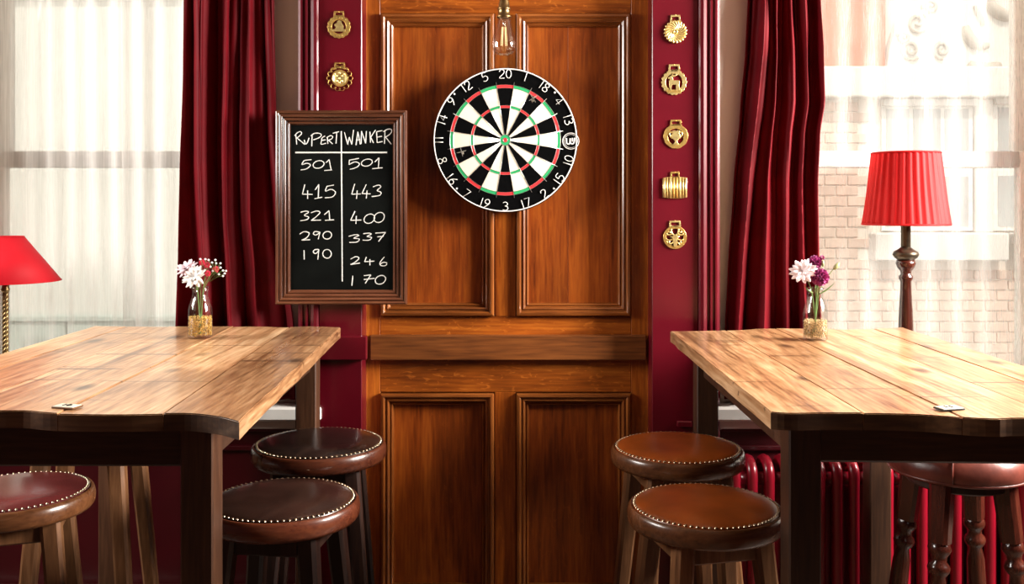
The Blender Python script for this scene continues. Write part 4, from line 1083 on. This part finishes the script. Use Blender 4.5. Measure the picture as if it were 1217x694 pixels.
# ------------------------------------------------------------------ bottle vases with flowers
def bottle(px, py, label, seedmat, slabel, seedtop):
    p = tp(px, py); d = p.y; v_ = d/F
    zb = TZ+.002
    R = 14.2*v_
    t = thing('bottle_vase', label, 'vase', (p.x, d, zb), 0, 'bottle vases on the tables')
    outer = [(0, 0), (R*.93, 0), (R, .003), (R, .068), (R*.97, .078), (R*.80, .096), (R*.66, .110), (R*.62, .120), (R*.62, .128), (R*.70, .130), (R*.70, .136), (R*.66, .139)]
    inner = [(R*.58, .139), (R*.56, .120), (R*.60, .110), (R*.74, .096), (R*.91, .078), (R*.93, .068), (R*.93, .005), (0, .005)]
    lathe('bottle_glass', outer+inner, M['bottle'], t, 40)
    tube('lip', [(R*.68*math.cos(a), R*.68*math.sin(a), .1375) for a in [2*PI*j/36 for j in range(36)]], .0016, M['bottle'], t, 6, True)
    rnd = random.Random(int(px)); parts = []
    base = [(1, 0, 0), (-1, 0, 0), (0, 1, 0), (0, -1, 0), (0, 0, 1), (0, 0, -1)]
    fcs = [(0, 2, 4), (2, 1, 4), (1, 3, 4), (3, 0, 4), (2, 0, 5), (1, 2, 5), (3, 1, 5), (0, 3, 5)]
    for q in range(900):
        rr = (R*.905-.002)*math.sqrt(rnd.random()); rr = rr if rnd.random() < .45 else R*.885-.001*rnd.random()
        a = rnd.random()*2*PI; z = .0085+rnd.random()*(seedtop-.0085)
        m3 = Matrix.Rotation(rnd.random()*6, 3, 'X') @ Matrix.Rotation(rnd.random()*6, 3, 'Z')
        sx, sy, sz_ = .0032, .0020, .0020
        V = [m3 @ Vector((b_[0]*sx, b_[1]*sy, b_[2]*sz_))+Vector((rr*math.cos(a), rr*math.sin(a), z)) for b_ in base]
        parts.append((V, fcs))
    V, Fc = merge(parts)
    s = mk('grain_filling', V, Fc, seedmat, None, (p.x, d, zb)); s['kind'] = 'stuff'; tag(s, slabel, 'grain')
    return p.x, d, zb
def petal_mesh(nm, L, W, cup, mat):
    nu, nv = 4, 6
    def fn(uu, vv):
        t = vv; wd = W*math.sin(PI*min(.98, .10+.86*t)**.8)*(.55+.45*t)
        x = (uu-.5)*wd
        return (x, cup*L*t*t+.25*W*(2*(uu-.5))**2*.6, L*t)
    V, Fc = sheet(nu, nv, fn)
    me = bpy.data.meshes.new(nm); me.from_pydata(V, [], Fc); me.update()
    me.polygons.foreach_set('use_smooth', [True]*len(me.polygons)); me.materials.append(mat); return me
def flower_root(name, label, cat_px, cat_py, d, bx, by, bz, off, lean, stem_r=.0013):
    """a stem rising from inside the bottle to a bloom centre; root at the stem's foot"""
    foot = Vector((bx+off[0], by+off[1], bz+.010)); head = at(cat_px, cat_py, d)
    t = thing(name, label, 'flower', foot)
    h = head-foot
    neck = Vector((bx+off[0]*-.55-foot.x, by-off[1]*.5-foot.y, .122))
    neck.x += max(-.008, min(.008, h.x*.25))
    P = catmull([(0, 0, 0), neck*.5+Vector((.001, 0, 0)), neck, neck.lerp(h, .6)+Vector((0, 0, .006)), h], 6)
    tube('stem', P, stem_r, M['stem'], t, 6)
    return t, h, (P[-1]-P[-2]).normalized()
def daisy(t, h, nrm, me_list, counts, core=None):
    """rings of petals about the axis nrm, opening toward the camera"""
    q0 = Vector((0, 0, 1)).rotation_difference(nrm)
    for ring, (me, n, tilt) in enumerate(zip(me_list, counts, (1.45, 1.05, .62, .25))):
        for j in range(n):
            a = 2*PI*(j+.5*(ring % 2))/n+random.uniform(-.12, .12)
            # petal local +z is its length: tilt away from the axis then spin about it
            m_ = q0.to_matrix() @ Matrix.Rotation(a, 3, 'Z') @ Matrix.Rotation(-(tilt+random.uniform(-.12, .12)), 3, 'X')
            o = mo('petal', me, None, t, h); o.rotation_euler = m_.to_euler(); s = random.uniform(.88, 1.08); o.scale = (s, s, s)
def pompom(t, h, r, mat, nm='bloom', n=130):
    parts = []
    for q in range(n):
        zz = 1-2*(q+.5)/n; rr = math.sqrt(max(0, 1-zz*zz)); a = q*2.39996
        dr = Vector((rr*math.cos(a), rr*math.sin(a), zz)); R_ = r*(.9+.16*random.random())
        s = dr.orthogonal().normalized(); w2 = dr.cross(s); ang = random.random()*6
        s2 = s*math.cos(ang)+w2*math.sin(ang); w3 = dr.cross(s2)
        V = [h+dr*R_*.3, h+dr*R_*.85+s2*r*.2, h+dr*R_*1.04+s2*r*.1+w3*r*.03, h+dr*R_*1.0-s2*r*.1, h+dr*R_*.82-s2*r*.2, h+dr*R_*.8+w3*r*.09]
        parts.append((V, [(0, 1, 5), (1, 2, 5), (2, 3, 5), (3, 4, 5), (4, 0, 5), (4, 3, 2, 1, 0)]))
    V, Fc = merge(parts); mk(nm, V, Fc, mat, t)
bx, by, bz = bottle(238, 402, 'clear bottle vase half filled with golden grain on the left table', M['seed'], 'golden grain filling the bottle on the left table', .058)
pw = petal_mesh('petal_w', .034, .020, .12, M['petal_white']); pp = petal_mesh('petal_p', .031, .020, .15, M['petal_pink'])
pw2 = petal_mesh('petal_w2', .026, .017, .2, M['petal_white']); pp2 = petal_mesh('petal_p2', .024, .017, .22, M['petal_pink'])
t, h, nv_ = flower_root('chrysanthemum', 'white chrysanthemum in the left bottle', 231, 329, by-.018, bx, by, bz, (.006, .004), 0)
daisy(t, h, Vector((-.25, -.75, .5)).normalized(), [pw, pw, pw2], (11, 10, 7))
t, h, nv_ = flower_root('chrysanthemum', 'pale pink chrysanthemum at the left of the left bottle', 222, 319, by+.012, bx, by, bz, (.004, -.008), 0)
daisy(t, h, Vector((-.35, -.45, .75)).normalized(), [pp, pp, pp2], (10, 9, 6))
for (px, py, r_, lb) in ((240, 312, .0085, 'small crimson bloom highest in the left bottle'), (246.5, 315, .0085, 'small crimson bloom behind the white chrysanthemum'),
                         (247, 325, .0085, 'small crimson bloom just right of the white chrysanthemum'), (256.5, 320, .0095, 'rightmost small crimson bloom in the left bottle')):
    t, h, nv_ = flower_root('carnation', lb, px, py, by+random.uniform(-.01, .02), bx, by, bz, (random.uniform(-.007, .004), random.uniform(-.008, .008)), 0, .0009)
    pompom(t, h, r_, M['petal_red'], n=60)
t, h, nv_ = flower_root('baby_breath', 'sprig of tiny white blossoms at the right of the left bottle', 258, 322, by, bx, by, bz, (-.006, .003), 0, .0008)
for (px, py) in ((248, 309), (252, 312), (257, 313), (262, 318), (265, 321.5), (267, 325), (265, 328), (260, 326), (253, 322), (250, 317), (238, 308), (244, 308), (256, 309), (262, 313), (268.5, 322)):
    q = at(px, py, by+random.uniform(-.015, .015))-Vector(t.location)
    V, Fc = lathe_vf([(0, -.003), (.0024, -.0018), (.0032, 0), (.0024, .0018), (0, .003)], 8)
    mk('blossom', [Vector(v2)+q for v2 in V], Fc, M['petal_white'], t, (0, 0, 0), True)
    b0 = h.lerp(Vector((h.x-.02, h.y, h.z-.03)), random.random())
    tube('twig', [b0, b0.lerp(q, .6)+Vector((0, 0, .003)), q], .0005, M['stem'], t, 4)
leaf = petal_mesh('leaf', .05, .008, .1, M['stem'])
for (dx, rot, tl) in ((.02, .6, .5), (.012, -.8, .3), (-.01, 2.4, .5)):
    o = mo('leaf', leaf, None, t, (-.004+dx*.2, 0, .118)); o.rotation_euler = (tl, 0, rot)

bx, by, bz = bottle(969, 404, 'clear bottle vase half filled with pale grain on the right table', M['seed2'], 'pale speckled grain filling the bottle on the right table', .052)
pb1 = petal_mesh('petal_b', .037, .023, .12, M['petal_blush']); pb2 = petal_mesh('petal_b2', .029, .019, .2, M['petal_blush'])
t, h, nv_ = flower_root('chrysanthemum', 'large blush white flower in the right bottle', 954, 323, by-.012, bx, by, bz, (.006, .003), 0)
daisy(t, h, Vector((-.35, -.7, .5)).normalized(), [pb1, pb1, pb2], (11, 10, 8))
t, h, nv_ = flower_root('carnation', 'round purple bloom at the front of the right bottle', 974.5, 329.5, by-.02, bx, by, bz, (-.004, .006), 0)
pompom(t, h, .0235, M['petal_purple'], n=240)
t, h, nv_ = flower_root('carnation', 'purple bloom at the back of the right bottle', 967.5, 312, by+.015, bx, by, bz, (-.002, -.006), 0)
pompom(t, h+Vector((.003, 0, 0)), .0195, M['petal_purple'], n=190)
t, h, nv_ = flower_root('carnation', 'tiny purple bud rising highest in the right bottle', 977, 306, by+.01, bx, by, bz, (-.006, -.002), 0, .0009)
pompom(t, h, .007, M['petal_purple'], n=50)
t, h, nv_ = flower_root('flower_bud', 'closed green bud reaching right from the right bottle', 994, 316.5, by, bx, by, bz, (-.008, .002), 0, .0011)
V, Fc = lathe_vf([(0, -.012), (.004, -.009), (.0062, -.002), (.0055, .005), (.003, .010), (.0008, .013)], 10)
rq = Vector((0, 0, 1)).rotation_difference(Vector((.65, 0, .75)).normalized()).to_matrix()
mk('bud', [rq @ Vector(q)+h for q in V], Fc, M['bud'], t, (0, 0, 0), True)
V, Fc = lathe_vf([(0, -.009), (.003, -.007), (.0042, -.001), (.003, .005), (.0008, .009)], 10)
q2 = at(978, 313, by)-Vector(t.location)
mk('bud', [Vector(q)+q2 for q in V], Fc, M['bud'], t, (0, 0, 0), True); tube('side_stem', [h.lerp(Vector((0, 0, .12)), .7), q2], .0009, M['stem'], t, 5)
for (px, py, px2, py2) in ((972, 350, 992, 336), (966, 348, 955, 338), (968, 346, 981, 322)):
    a, b_ = at(px, py, by)-Vector(t.location), at(px2, py2, by-.01)-Vector(t.location)
    P = catmull([a, a.lerp(b_, .5)+Vector((0, 0, -.004)), b_], 5); tube('leaf', P, [.0022*math.sin(PI*min(.98, .25+.75*i/10)) for i in range(len(P))], M['stem'], t, 5)
